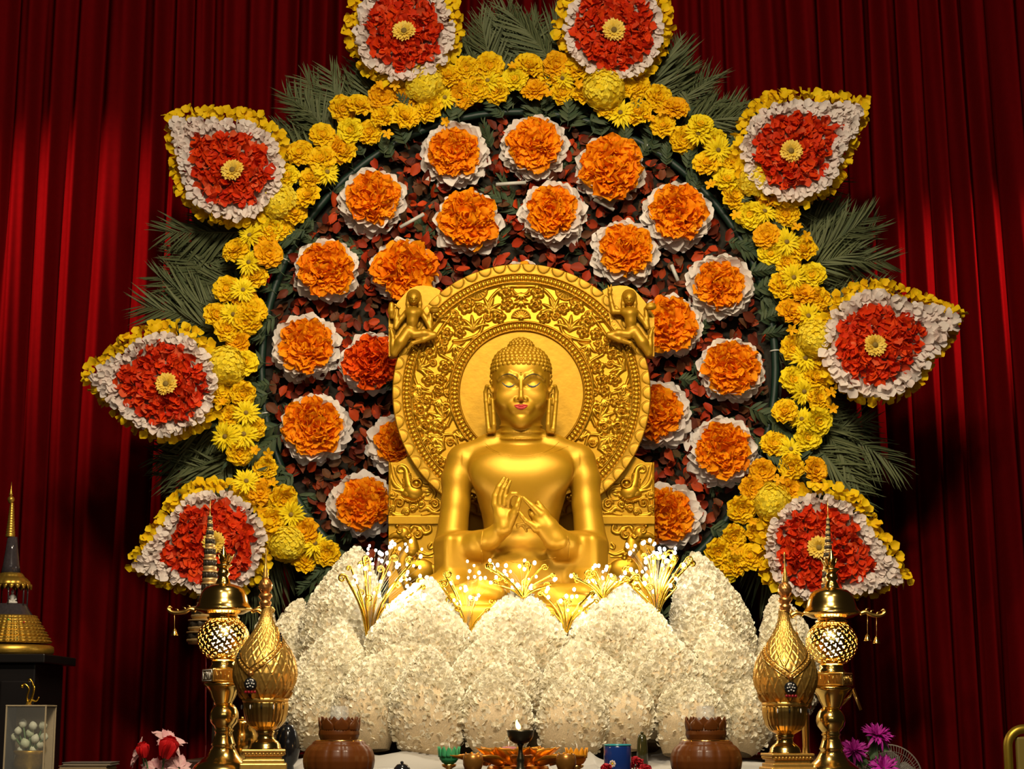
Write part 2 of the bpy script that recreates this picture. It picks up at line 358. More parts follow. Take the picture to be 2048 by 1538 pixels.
for a in (97, 83, 20, -8, 192, 205, 170, 255, 300, 333, 356):
    c = PV(WCX+514*math.cos(R(a)), WCY+514*math.sin(R(a)), YB-0.07); s = S(600, YB)
    q = np.linspace(0, 2*PI, 13); ex = np.array([math.cos(R(a)), 0, -math.sin(R(a))])
    MB().add(tube(c+9*s*(np.cos(q)[:, None]*ex+np.sin(q)[:, None]*FWD), 1.6*s, 5, False)).build('cable_tie', CLIP, wheel)
def in_disc(n, r0, r1):
    a = nr.uniform(0, 2*PI, n); r = np.sqrt(nr.uniform(r0*r0, r1*r1, n)); return np.stack([WCX+r*np.cos(a), WCY+r*np.sin(a)], -1)
pts = poisson(16000, 11, lambda n: in_disc(n, 170, 492)); pts = pts[pts[:, 1] < 1190]
hid = np.hypot(pts[:, 0]-1043, pts[:, 1]-787) < 235
pts = pts[~hid]
def leaf_frames(p, size0, size1, Y0, Y1, tilt=0.75):
    k = len(p); pos = PV(p[:, 0], p[:, 1], nr.uniform(Y0, Y1, k)); d = nz(rand_unit(k)*np.array([1, 0.45, 1])+0.2*FWD)
    n = nz(np.tile(FWD, (k, 1))+tilt*rand_unit(k)); return frames(pos, d, n, nr.uniform(size0, size1, k)*S(600, 0.5))
Mx = leaf_frames(pts, 20, 34, YB-0.10, YB-0.02)
pieces('leaf', M_LEAF, Mx[:300], wheel)
if len(Mx) > 300: mix_scatter(LEAF, Mx[300:]).build('leaves', REDLEAF, wheel, True, True)
def frond_prim(n_pair, L, leafL, wid, droop, seed, fold=0.25):
    """feather leaf along +Y: rachis and leaflets as two prims"""
    r = np.random.default_rng(seed); t = np.linspace(0, 1, 14); side = r.uniform(-0.25, 0.25)
    rach = np.stack([side*t**2*L, t*L, -droop*t**2*L], -1)
    ra = tube(rach, np.linspace(0.012, 0.003, 14)*L, 5)
    Ms = []
    for k in range(n_pair):
        q = 0.12+0.88*(k+0.5)/n_pair; b = np.array([np.interp(q, t, rach[:, i]) for i in range(3)])
        for s in (-1, 1):
            ang = (0.95-0.55*q)+r.uniform(-0.16, 0.16)
            d = np.array([s*math.sin(ang), math.cos(ang), -fold+r.uniform(-0.2, 0.2)]); ll = leafL*(0.55+0.6*math.sin(PI*(0.15+0.8*q)))*r.uniform(0.8, 1.15)
            Ms.append(frames(b[None], d[None], np.array([[0.15*s, 0, 1.0]]), [ll])[0])
    lf = petal(3, 5, wid, 0.35, 0.35, 0, 0.8, seed, 0.55)
    return ra, scatter(lf, np.array(Ms))
SPR = [frond_prim(9, 1.0, 0.34, 0.26, 0.25, 60+k) for k in range(4)]
sprig_me = []
for ra, lf in SPR: sprig_me.append(MB().add(ra).add(lf).mesh('fern_sprig', FERN))
fp = [in_disc(80, 170, 470), in_disc(260, 482, 548)]
fpts = np.concatenate(fp); fpts = fpts[(np.hypot(fpts[:, 0]-1043, fpts[:, 1]-787) > 240) & (fpts[:, 1] < 1200)]
k = len(fpts); dd = nz(np.stack([fpts[:, 0]-WCX, np.zeros(k), -(fpts[:, 1]-WCY)], -1)*0.004+rand_unit(k)*np.array([1, 0.3, 1])*1.2+np.array([0, -0.25, -0.3]))
Ms = frames(PV(fpts[:, 0], fpts[:, 1], np.where(np.hypot(fpts[:, 0]-WCX, fpts[:, 1]-WCY) > 480, nr.uniform(YB-0.16, YB-0.08, k), nr.uniform(YB-0.10, YB-0.03, k))), dd, nz(FWD+0.5*rand_unit(k)), nr.uniform(50, 95, k)*S(600, YB))
pieces('fern_sprig', sprig_me, Ms[:290], wheel)
# silvery clips seen between the flowers
for (x0, y0, x1, y1) in ((800, 455, 848, 428), (992, 369, 1052, 365), (1188, 398, 1228, 420), (1343, 530, 1356, 562)):
    MB().add(tube(PV([x0, x1], [y0, y1], 0.47), 4*S(500, 0.5), 6)).build('foam_strut', CLIP, wheel)
# ------------------------------------------------------------------ palm fronds round the wheel
FR = []
for k in range(7):
    ra, lf = frond_prim(28, 1.0, 0.44, 0.055, 0.25+0.1*(k % 3), 80+k); FR.append((mesh_np('rachis', *ra, FROND), mesh_np('leaflets', *lf, FROND)))
TD = dict(A=(808, 62, 75, 95, (800, -100)), B=(1228, 60, 80, 94, (1228, -105)), C=(465, 340, 75, 96, (343, 243)), D=(1582, 302, 74, 95, (1726, 216)),
          E=(332, 768, 79, 97, (178, 757)), F=(1750, 690, 76, 100, (1914, 638)), G=(428, 1085, 82, 98, (270, 1134)), H=(1638, 1095, 84, 102, (1806, 1160)))
TCLK = dict(A='eleven', B='one', C='ten', D='two', E='nine', F='three', G='eight', H='four')
ORDS = 'first second third fourth fifth sixth seventh eighth ninth tenth eleventh twelfth thirteenth fourteenth fifteenth sixteenth seventeenth eighteenth nineteenth twentieth'.split()
TENS = {20: 'twentieth', 30: 'thirtieth', 40: 'fortieth', 50: 'fiftieth'}; TENP = {20: 'twenty', 30: 'thirty', 40: 'forty', 50: 'fifty'}
def ORD(k): return ORDS[k-1] if k <= 20 else (TENS[k] if k % 10 == 0 else TENP[k//10*10]+'-'+ORDS[k % 10-1])
def ang_of(x, y): return (math.degrees(math.atan2(x-WCX, -(y-WCY)))) % 360      # clockwise from the top
TANG = {k: ang_of(v[0], v[1]) for k, v in TD.items()}
order = sorted(TANG, key=lambda k: TANG[k])
def gap_of(a):
    for i, k in enumerate(order):
        k2 = order[(i+1) % 8]; a0 = TANG[k]; a1 = TANG[k2]
        if (a-a0) % 360 < (a1-a0) % 360: return k, k2
fcnt = {}
for i in range(292):
    a = (-128+256*(i+0.5)/292+rng.uniform(-.4, .4)); aa = a % 360
    near = min(abs((aa-TANG[k]+180) % 360-180) for k in TANG)
    rr = rng.uniform(505, 600); L = rng.uniform(140, 190) if near > 6.5 else rng.uniform(80, 110)
    x, y = WCX+rr*math.sin(R(a)), WCY-rr*math.cos(R(a)); da = a+rng.uniform(-38, 38)
    d = np.array([[math.sin(R(da)), rng.uniform(-0.25, 0.1), math.cos(R(da))-0.15]])
    M = frames(PV(x, y, rng.uniform(0.52, 0.66))[None], d, nz(FWD+0.45*rand_unit(1)), [L*S(600, 0.6)])[0]
    k1, k2 = gap_of(aa); fcnt[k1] = fcnt.get(k1, 0)+1
    t = thing('palm_frond', 'feathery palm frond, %s clockwise in the gap from %s to %s o\'clock' % (ORD(fcnt[k1]), TCLK[k1], TCLK[k2]), 'frond', M[:3, 3], 'palm fronds between the teardrops at %s and %s o\'clock' % (TCLK[k1], TCLK[k2]))
    ra, lf = FR[rng.randrange(7)]; Mm = Matrix(M.tolist())
    obj('rachis', ra, t, False, Mm); obj('leaflets', lf, t, True, Mm)
# ------------------------------------------------------------------ orange and white pompom flowers
POM = [  # cx, cy, outer r, inner r, inner centre dx, dy, deep?, label
 (911, 313, 66, 46, -3, 2, 0, 'orange pompom with white rim, eleven o\'clock on the outer arc'),
 (1068, 297, 64, 50, 0, 2, 0, 'orange pompom with white rim, top of the outer arc at twelve o\'clock'),
 (1219, 343, 66, 58, 2, 2, 0, 'wide orange pompom with thin white rim, one o\'clock on the outer arc'),
 (1353, 434, 66, 53, -1, 0, 0, 'orange pompom with white rim, two o\'clock on the outer arc'),
 (1440, 575, 65, 45, -6, 2, 0, 'small orange pompom in a broad white rim, under the one at two o\'clock'),
 (1462, 742, 63, 51, -4, 2, 0, 'orange pompom with white rim, three o\'clock on the outer arc'),
 (1442, 905, 67, 51, 0, 0, 0, 'orange pompom with white rim, four o\'clock on the outer arc'),
 (745, 405, 64, 49, 5, 0, 0, 'orange pompom with white rim, ten o\'clock on the outer arc'),
 (937, 449, 64, 54, 0, -2, 0, 'orange pompom with white rim, inner arc just below the eleven o\'clock one'),
 (1106, 431, 64, 47, -4, 0, 0, 'orange pompom with loose white rim, inner arc just below the topmost one'),
 (1249, 507, 64, 48, 2, 0, 0, 'orange pompom with white rim, inner arc below the one o\'clock one'),
 (654, 543, 62, 51, 2, 2, 0, 'orange pompom with white rim, outer arc below the ten o\'clock one'),
 (808, 545, 63, 58, 5, 4, 0, 'large orange pompom almost covering its white rim, above a flying figure'),
 (612, 697, 66, 50, 4, 2, 0, 'orange pompom with white rim, nine o\'clock on the outer arc'),
 (742, 728, 60, 50, 4, 2, 1, 'deep red-orange pompom with white rim beside the halo edge'),
 (632, 860, 67, 53, -3, -2, 0, 'orange pompom with white rim, below the nine o\'clock one'),
 (795, 890, 60, 40, 2, 0, 2, 'orange pompom half hidden behind the lower halo edge, by the deep red-orange one'),
 (725, 1010, 64, 48, 4, 2, 0, 'lowest orange pompom beside the throne panel on the lamp tower side'),
 (1340, 655, 62, 52, -4, 2, 0, 'orange pompom tucked behind the flying figure with the raised hand'),
 (1315, 832, 66, 50, -8, 0, 0, 'orange pompom half hidden behind the halo, below the raised-hand figure'),
 (1338, 1035, 66, 50, -10, -2, 0, 'orange pompom half hidden behind the throne panel, lowest at four o\'clock'),
 (1045, 588, 62, 48, 0, 0, 0, 'orange pompom hidden behind the crest of the halo, white petals peeping over'),
]
for (cx, cy, ro, ri, dx, dy, deep, lab) in POM:
    Y0 = 0.50; s = S(cy, Y0); c = PV(cx, cy, Y0)
    t = thing('pompom_flower', lab, 'flower', c, 'orange pompom flowers with white rims')
    # foam core
    rows = [(0.02, -0.08), (0.75*ro*s, -0.08), (0.80*ro*s, -0.02), (0.72*ri*s, 0.05), (0.5*ri*s, 0.075), (0.02, 0.085)]
    Vv, Ff = lathe([(r, z) for r, z in rows], 16, (0, 0), None, False); W = np.stack([Vv[:, 0]+c[0], Y0-Vv[:, 2], Vv[:, 1]+c[2]], -1)
    obj('foam_core', mesh_np('foam_core', W, Ff, CLOTH), t)
    MB().add(ell(np.array(PV(cx+dx, cy+dy, Y0))+[0, -0.055, 0], (ri*0.86*s, 0.045, ri*0.86*s), 20, 10)).build('heart_core', DEEP_ORANGE if deep == 1 else ORANGE, t)
    # white rim, three rows
    Ms = []
    for row, (fr, yy, fw, nn) in enumerate(((0.72, 0.0, 0.15, 27), (0.66, -0.03, 0.5, 25), (0.61, -0.055, 0.9, 22))):
        a = np.arange(nn)*2*PI/nn+row*0.17+nr.uniform(-0.1, 0.1, nn); e = np.stack([np.cos(a), 0*a, np.sin(a)], -1)
        pos = c+e*(fr*ro*s)*nr.uniform(0.94, 1.06, (nn, 1))+np.array([0, yy, 0]); d = nz(e+fw*FWD+0.28*rand_unit(nn))
        Ms.append(frames(pos, d, nz(FWD-0.6*fw*e+0.35*rand_unit(nn)), nr.uniform(18, 28, nn)*s*ro/64))
    pieces('white_petal', M_WH, np.concatenate(Ms), t)
    # ruffled heart
    nn = 118; k = np.arange(nn)+0.5; rr = np.sqrt(k/nn)*0.86; a = k*2.39996+nr.uniform(-.25, .25, nn)
    e = np.stack([np.cos(a), 0*a, np.sin(a)], -1); c2 = PV(cx+dx, cy+dy, Y0)
    pos = c2+e*(rr*ri*s*0.94)[:, None]+np.stack([0*a, -0.05-0.055*np.sqrt(np.clip(1-rr**2, 0, 1))-nr.uniform(0, 0.012, nn), 0*a], -1)
    d = nz(e*(0.15+0.85*rr[:, None])+FWD*(0.95-0.45*rr[:, None])+rand_unit(nn)*(0.85-0.5*rr[:, None])); n = nz(FWD*0.5-0.85*e+0.65*rand_unit(nn))
    pieces('orange_petal', M_DO if deep == 1 else M_OR, frames(pos, d, n, nr.uniform(16, 24, nn)*s*ri/50), t)
# ------------------------------------------------------------------ teardrop ornaments
def tear_r(phi, rad, tip, a=R(54), p=2.3): return rad+(tip-rad)*np.clip(1-np.abs(phi)/a, 0, 1)**p
TLAB = dict(A='red teardrop of petals with white and yellow borders, eleven o\'clock, cut by the top edge', B='red teardrop of petals with white and yellow borders, one o\'clock, cut by the top edge',
 C='red teardrop with white border, pointing up at ten o\'clock against the bright curtain', D='red teardrop with white border and hooked tip at two o\'clock', E='red teardrop with white border and long tip at nine o\'clock',
 F='red teardrop with loose pale pink petals round it at three o\'clock', G='red teardrop behind the tiered tower at eight o\'clock', H='red teardrop behind the brass lantern finial at four o\'clock')
DAISY = []
def daisy_prim(n, rows, prims, z0=0.0):
    mb = MB(); Ms = []
    for (r0, size, tilt, m) in rows:
        a = np.arange(m)*2*PI/m+nr.uniform(0, 1)+nr.uniform(-.1, .1, m); e = np.stack([np.cos(a), np.sin(a), 0*a], -1); zz = np.array([0, 0, 1.0])
        tl = tilt+nr.uniform(-.12, .12, m)
        d = e*np.cos(tl)[:, None]+zz*np.sin(tl)[:, None]; nn = zz*np.cos(tl)[:, None]-e*np.sin(tl)[:, None]
        Ms.append(frames(e*r0+np.array([0, 0, z0]), d, nn, size*nr.uniform(0.9, 1.1, m)))
    return mix_scatter(prims, np.concatenate(Ms))
CEN_ME = daisy_prim(0, [(0.25, 0.72, 0.15, 22), (0.22, 0.66, 0.45, 18), (0.18, 0.5, 0.8, 13)], [petal(3, 4, 0.42, 0.3, 0.15, 0, 0, 3, 0.5)]).mesh('ray_petals', mat('cream_yellow_petal', [(0.93, 0.62, 0.06), (0.93, 0.70, 0.13)], 0.6, transl=0.2))
EYE_ME = MB().add(ell((0, 0, 0.10), (0.24, 0.24, 0.14), 12, 6)).mesh('flower_eye', EYE_BROWN)
def face_frame(c, s, spin=0, tilt=(0, 0)):
    M = Matrix.Translation(c) @ Matrix.Rotation(tilt[0], 4, 'X') @ Matrix.Rotation(tilt[1], 4, 'Z') @ Matrix.Rotation(PI/2, 4, 'X') @ Matrix.Rotation(spin, 4, 'Z') @ Matrix.Scale(s, 4)
    return M
FOAM = mat('pale_foam', (0.42, 0.33, 0.28), 0.9)
for key, (cx, cy, rr_, rw, tip) in TD.items():
    Y0 = 0.36; s = S(cy, Y0); t = thing('teardrop_ornament', TLAB[key], 'flower ornament', P(cx, cy, Y0), 'red teardrops round the flower wheel')
    ta = math.atan2(tip[1]-cy, tip[0]-cx); tl = math.hypot(tip[0]-cx, tip[1]-cy)
    def pt(phi, r): return np.stack([cx+r*np.cos(ta+phi), cy+r*np.sin(ta+phi)], -1)
    phi = np.linspace(-PI, PI, 64, endpoint=False); q = pt(phi, tear_r(phi, rw-6, tl-14))
    MB().add(extrude(PV(q[:, 0], q[:, 1], Y0), Y0, Y0+0.15)).build('foam_board', FOAM, t, False)
    def gen(n):
        ph_ = nr.uniform(-PI, PI, n); lim = tear_r(ph_, rr_-4, rr_+(tl-rw)*0.42); return pt(ph_, lim*np.sqrt(nr.uniform(0, 1, n)))
    q = poisson(9000, 6.0, gen, 480); k = len(q); dome = np.clip(1-((q[:, 0]-cx)**2+(q[:, 1]-cy)**2)/(rr_*1.1)**2, 0, 1)
    pos = PV(q[:, 0], q[:, 1], Y0-0.015-0.03*dome); d = nz(rand_unit(k)*np.array([1, .5, 1])+0.45*FWD)
    Mr = frames(pos, d, nz(FWD+0.9*rand_unit(k)), nr.uniform(12, 20, k)*s); pieces('red_petal', M_RED, Mr[:300], t)
    if k > 300: mix_scatter(ROUND, Mr[300:]).build('red_petals', RED_P, t, True, True)
    big = 1.35 if key == 'F' else 1.0
    def genw(n):
        ph_ = nr.uniform(-PI, PI, n); lo = tear_r(ph_, rr_+2, rr_+(tl-rw)*0.45); hi = tear_r(ph_, rw-3, tl-4); return pt(ph_, lo+(hi-lo)*nr.uniform(0, 1, n))
    def genw2(n):  # more along the narrow tip
        ph_ = nr.normal(0, 0.10, n); lo = rr_+(tl-rw)*0.45; hi = tear_r(ph_, rw-3, tl-4); return pt(ph_, np.minimum(lo, hi)+np.maximum(hi-lo, 0)*nr.uniform(0, 1, n))
    q = poisson(6000, 6.3*big, lambda n: np.concatenate([genw(n), genw2(n//5)]), 300); k = len(q); e = nz(np.stack([q[:, 0]-cx, 0*q[:, 0], -(q[:, 1]-cy)], -1))
    lv = nr.uniform(0, 1, k); pos = PV(q[:, 0], q[:, 1], Y0-0.012-0.02*lv)
    pieces('white_petal', M_PW, frames(pos, nz(e*0.8+0.5*FWD+0.55*rand_unit(k)), nz(FWD+0.25*e+0.55*rand_unit(k)), nr.uniform(11, 16, k)*s*big), t)
    def geny(n):
        ph_ = nr.uniform(-PI, PI, n); lo = tear_r(ph_, rw-6, tl-10); hi = tear_r(ph_, rw+16, tl+10); return pt(ph_, lo+(hi-lo)*nr.uniform(0, 1, n))
    q = poisson(6000, 7, geny, 300); k = len(q); q[:, 1] -= 6; e = nz(np.stack([q[:, 0]-cx, 0*q[:, 0], -(q[:, 1]-cy)], -1))
    pos = PV(q[:, 0], q[:, 1], Y0+nr.uniform(0.02, 0.12, k))
    pieces('yellow_petal', M_YE, frames(pos, nz(e+0.3*FWD+0.7*rand_unit(k)), nz(FWD+0.5*e+0.8*rand_unit(k)), nr.uniform(13, 19, k)*s), t)
    M = face_frame(PV(cx, cy, Y0-0.08), 25*s, rng.uniform(0, 6), (rng.uniform(-.2, .2), rng.uniform(-.2, .2)))
    cb = obj('center_bloom', CEN_ME, t, False, M); ee = obj('flower_eye', EYE_ME, None, False, M); ee.parent = cb; ee.matrix_basis = Matrix.Identity(4)
# ------------------------------------------------------------------ yellow garland
ROSE_ME = []
for k in range(5):
    nr = np.random.default_rng(300+k)
    ROSE_ME.append(daisy_prim(0, [(0.42, 0.62, 0.0, 10), (0.38, 0.62, 0.30, 9), (0.30, 0.58, 0.62, 8), (0.20, 0.50, 0.92, 7), (0.10, 0.40, 1.2, 5), (0.03, 0.30, 1.4, 3)], [petal(5, 5, 1.15, 0.5, 0.22, 0.24, 0, 310+k*3+j, 0.5) for j in range(3)]).mesh('rose_petals', [YELLOW, YELLOW, YELLOW_DEEP, YELLOW, YELLOW_BRIGHT][k]))
MUM_ME = [daisy_prim(0, [(0.10, 0.98, 0.05, 20), (0.10, 0.86, 0.35, 18), (0.08, 0.62, 0.70, 14)], SPIKE).mesh('ray_petals', YELLOW_BRIGHT) for k in range(3)]
MUMEYE = MB().add(ell((0, 0, 0.10), (0.17, 0.17, 0.12), 10, 6)).mesh('flower_eye', EYE_BROWN)
HYD_ME = []
fl4 = daisy_prim(0, [(0.04, 0.5, 0.2, 4)], [petal(4, 4, 0.95, 0.2, 0.1, 0.08, 0, 5)]).prim()
for k in range(3):
    n_ = 58; kk = np.arange(n_)+0.5; ph_ = np.arccos(1-kk/n_*0.95); a = kk*2.39996+k
    e = np.stack([np.sin(ph_)*np.cos(a), np.sin(ph_)*np.sin(a), np.cos(ph_)*0.75], -1)
    tng = nz(np.cross(e, rand_unit(n_))); HYD_ME.append(MB().add(scatter(fl4, frames(e*0.86, tng, nz(e+0.25*rand_unit(n_)), 0.50*nr.uniform(0.9, 1.1, n_)))).add(ell((0, 0, 0), (0.74, 0.74, 0.6), 12, 8)).mesh('florets', YELLOW_PALE))
ORC_ME = [daisy_prim(0, [(0.06, 0.95, 0.15+0.2*k, 5)], [petal(4, 4, 0.62, 0.3, 0.2, 0.05, 0, 8+k)]).mesh('blossom_petals', YELLOW_DEEP) for k in range(3)]
CORE_ME = MB().add(ell((0, 0, 0.02), (0.34, 0.34, 0.22), 10, 6)).mesh('flower_core', YELLOW_DEEP)
BL = '''R 433 631,C 466 629,R 455 658,R 494 643,R 505 621,R 476 684,H 453 733,R 488 725,R 443 781,R 486 787,S 447 805,R 460 832,C 492 826,R 505 856,C 451 873,C 488 869,R 480 904,S 511 902,S 538 908,R 529 937,C 492 963,S 546 967,R 521 984,R 566 998,S 523 1021,R 546 1039,C 583 1029,H 574 1088,R 609 1062,C 630 1088,R 609 1121,R 654 1107,
R 685 218,R 720 210,R 700 261,R 739 264,R 645 270,R 668 293,R 689 305,R 600 306,R 642 317,C 654 344,R 574 352,R 621 356,R 615 391,H 556 403,R 588 424,R 510 436,R 540 457,R 564 455,C 500 471,R 531 477,R 471 499,R 537 508,C 498 525,R 510 553,R 453 578,C 486 580,R 490 600,
R 763 195,R 766 232,R 810 195,R 810 232,R 857 215,H 851 167,C 889 195,R 920 191,R 896 150,R 933 138,R 980 132,R 950 178,C 976 161,R 993 181,R 1029 157,S 1024 133,R 1058 130,R 1068 178,R 1101 150,R 1113 130,C 1125 157,R 1125 185,S 1096 188,R 1157 137,S 1156 167,R 1169 188,H 1207 178,R 1214 212,C 1241 226,R 1275 176,R 1275 224,R 1248 172,R 1318 195,S 1320 222,R 1352 215,S 1299 236,R 1326 251,S 892 243,S 790 171,S 760 172,S 775 268,S 752 185,
R 1367 280,R 1402 249,C 1396 269,R 1429 282,R 1414 326,R 1466 321,R 1454 359,S 1421 369,H 1510 359,R 1469 392,R 1539 388,C 1529 423,R 1500 430,R 1573 428,S 1471 430,R 1533 471,S 1595 455,C 1573 484,R 1606 498,R 1541 507,R 1575 525,S 1612 473,C 1587 555,R 1625 550,R 1566 571,R 1606 586,R 1635 598,R 1583 623,C 1616 632,S 1583 659,H 1629 677,R 1587 696,C 1610 717,R 1645 721,R 1587 760,R 1633 756,C 1608 783,R 1637 796,S 1666 817,C 1436 300,
R 1570 822,C 1604 839,R 1637 843,R 1616 874,R 1550 889,C 1581 899,R 1583 934,R 1631 939,R 1525 943,S 1558 959,R 1581 980,R 1504 976,H 1543 1003,R 1483 1018,R 1468 1074,R 1518 1063,S 1504 1043,R 1437 1105,R 1500 1113,R 1466 1130,S 1470 1100,R 1541 1148,R 1448 1143,S 1662 785'''
items = [q.split() for q in BL.replace('\n', '').split(',') if q.strip()]
items = [(a, float(b), float(c)) for a, b, c in items]
items.sort(key=lambda q: (ang_of(q[1], q[2])+180) % 360)
KIND = dict(R=('yellow_rose', 'yellow rose', 29), C=('yellow_chrysanthemum', 'spiky yellow chrysanthemum', 30), H=('yellow_hydrangea', 'pale yellow hydrangea head', 44), S=('yellow_blossom', 'small golden blossom', 13))
cnt = {}
for (kd, x, y) in items:
    a = ang_of(x, y); prev = gap_of(a)[0]
    if 150 < a < TANG['G']: prev = 'X'
    k_ = (kd, prev); cnt[k_] = cnt.get(k_, 0)+1
    nm, wd, rad = KIND[kd]
    lab = '%s in the ring, %s clockwise from the %s' % (wd, ORD(cnt[k_]), 'ring\'s lower end' if prev == 'X' else 'teardrop at %s o\'clock' % TCLK[prev])
    Y0 = {'R': 0.43, 'C': 0.41, 'H': 0.41, 'S': 0.385}[kd]+rng.uniform(-0.02, 0.02); c = PV(x, y, Y0); sz = rad*S(y, Y0)*rng.uniform(0.9, 1.08)
    t = thing(nm, lab, 'flower', c, {'R': 'yellow roses', 'C': 'yellow chrysanthemums', 'H': 'yellow hydrangea heads', 'S': 'small golden blossoms'}[kd]+' of the flower ring')
    M = face_frame(c, sz, rng.uniform(0, 6), (rng.uniform(-.45, .3), rng.uniform(-.4, .4)))
    if kd == 'R': obj('petals', ROSE_ME[rng.randrange(5)], t, False, M); obj('flower_core', CORE_ME, t, False, M)
    elif kd == 'C': obj('petals', MUM_ME[rng.randrange(3)], t, False, M); obj('flower_eye', MUMEYE, t, False, M)
    elif kd == 'H': obj('florets', HYD_ME[rng.randrange(3)], t, False, M)
    else: obj('petals', ORC_ME[rng.randrange(3)], t, False, M)
nr = np.random.default_rng(77)
# ------------------------------------------------------------------ golden statue: one continuous body from a distance field
class Field:
    def __init__(s, lo, hi, h):
        s.lo = np.array(lo, float); s.h = h; n = np.ceil((np.array(hi)-s.lo)/h).astype(int)+1
        s.d = np.full(n, 1.0, np.float32); s.ax = [s.lo[i]+h*np.arange(n[i]) for i in range(3)]
    def win(s, lo, hi):
        sl = []
        for i in range(3):
            a = max(0, int((lo[i]-s.lo[i])/s.h)); b = min(s.d.shape[i], int((hi[i]-s.lo[i])/s.h)+2)
            if b <= a: return None, None
            sl.append(slice(a, b))
        X = [s.ax[i][sl[i]].astype(np.float32) for i in range(3)]
        return tuple(sl), (X[0][:, None, None], X[1][None, :, None], X[2][None, None, :])
    def put(s, lo, hi, f, k, sub=False):
        m = k+4*s.h; sl, X = s.win(np.array(lo)-m, np.array(hi)+m)
        if sl is None: return
        d = f(*X).astype(np.float32); c = s.d[sl]
        if sub:
            if k <= 0: s.d[sl] = np.maximum(c, -d)
            else:
                h = np.clip(0.5-0.5*(c+d)/k, 0, 1); s.d[sl] = c*(1-h)-d*h+k*h*(1-h)
        elif k <= 0: s.d[sl] = np.minimum(c, d)
        else:
            h = np.clip(0.5+0.5*(c-d)/k, 0, 1); s.d[sl] = c*(1-h)+d*h-k*h*(1-h)
def f_capsule(a, b, ra, rb):
    a = np.array(a, np.float32); b = np.array(b, np.float32); ba = b-a; L = float((ba*ba).sum())+1e-12
    def f(x, y, z):
        px, py, pz = x-a[0], y-a[1], z-a[2]; h = np.clip((px*ba[0]+py*ba[1]+pz*ba[2])/L, 0, 1)
        return np.sqrt((px-ba[0]*h)**2+(py-ba[1]*h)**2+(pz-ba[2]*h)**2)-(ra+(rb-ra)*h)
    r = max(ra, rb); return np.minimum(a, b)-r, np.maximum(a, b)+r, f
def f_ell(c, r):
    c = np.array(c); r = np.array(r)
    def f(x, y, z):
        a, b, d = (x-c[0]), (y-c[1]), (z-c[2])
        k0 = np.sqrt((a/r[0])**2+(b/r[1])**2+(d/r[2])**2); k1 = np.sqrt((a/r[0]**2)**2+(b/r[1]**2)**2+(d/r[2]**2)**2)
        return k0*(k0-1)/(k1+1e-6)
    return c-r, c+r, f
def f_box(c, h, rd, rotz=0.0, rotx=0.0):
    c = np.array(c); h = np.array(h); cz, sz = math.cos(rotz), math.sin(rotz)
    def f(x, y, z):
        a, b, d = x-c[0], y-c[1], z-c[2]; a, b = cz*a+sz*b, -sz*a+cz*b
        qa, qb, qd = np.abs(a)-h[0]+rd, np.abs(b)-h[1]+rd, np.abs(d)-h[2]+rd
        return np.sqrt(np.maximum(qa, 0)**2+np.maximum(qb, 0)**2+np.maximum(qd, 0)**2)+np.minimum(np.maximum(qa, np.maximum(qb, qd)), 0)-rd
    m = np.linalg.norm(h); return c-m, c+m, f
def f_loft(rows, ex=2.0):
    """rows (z, centre x, half width, half depth, centre y), bottom to top"""
    q = np.array(sorted(rows), float); q = np.stack([spline(q, 90)[:, i] for i in range(q.shape[1])], -1); q[:, 0] = np.maximum.accumulate(q[:, 0]); q = q[np.concatenate([[True], np.diff(q[:, 0]) > 1e-6])]
    def f(x, y, z):
        zz = np.clip(z, q[0, 0], q[-1, 0]); cx, a, b, cy = (np.interp(zz, q[:, 0], q[:, i]) for i in (1, 2, 3, 4))
        r = (np.abs((x-cx)/a)**ex+np.abs((y-cy)/b)**ex)**(1/ex)
        d = (r-1)*np.minimum(a, b)*np.where(r > 0.3, 1, 1)
        dz = np.abs(z-zz); return np.maximum(d, np.where(dz > 0, dz, -1.0))
    A = q[:, 2].max(); B = q[:, 3].max()
    return np.array([q[:, 1].min()-A, q[:, 4].min()-B, q[0, 0]]), np.array([q[:, 1].max()+A, q[:, 4].max()+B, q[-1, 0]]), f
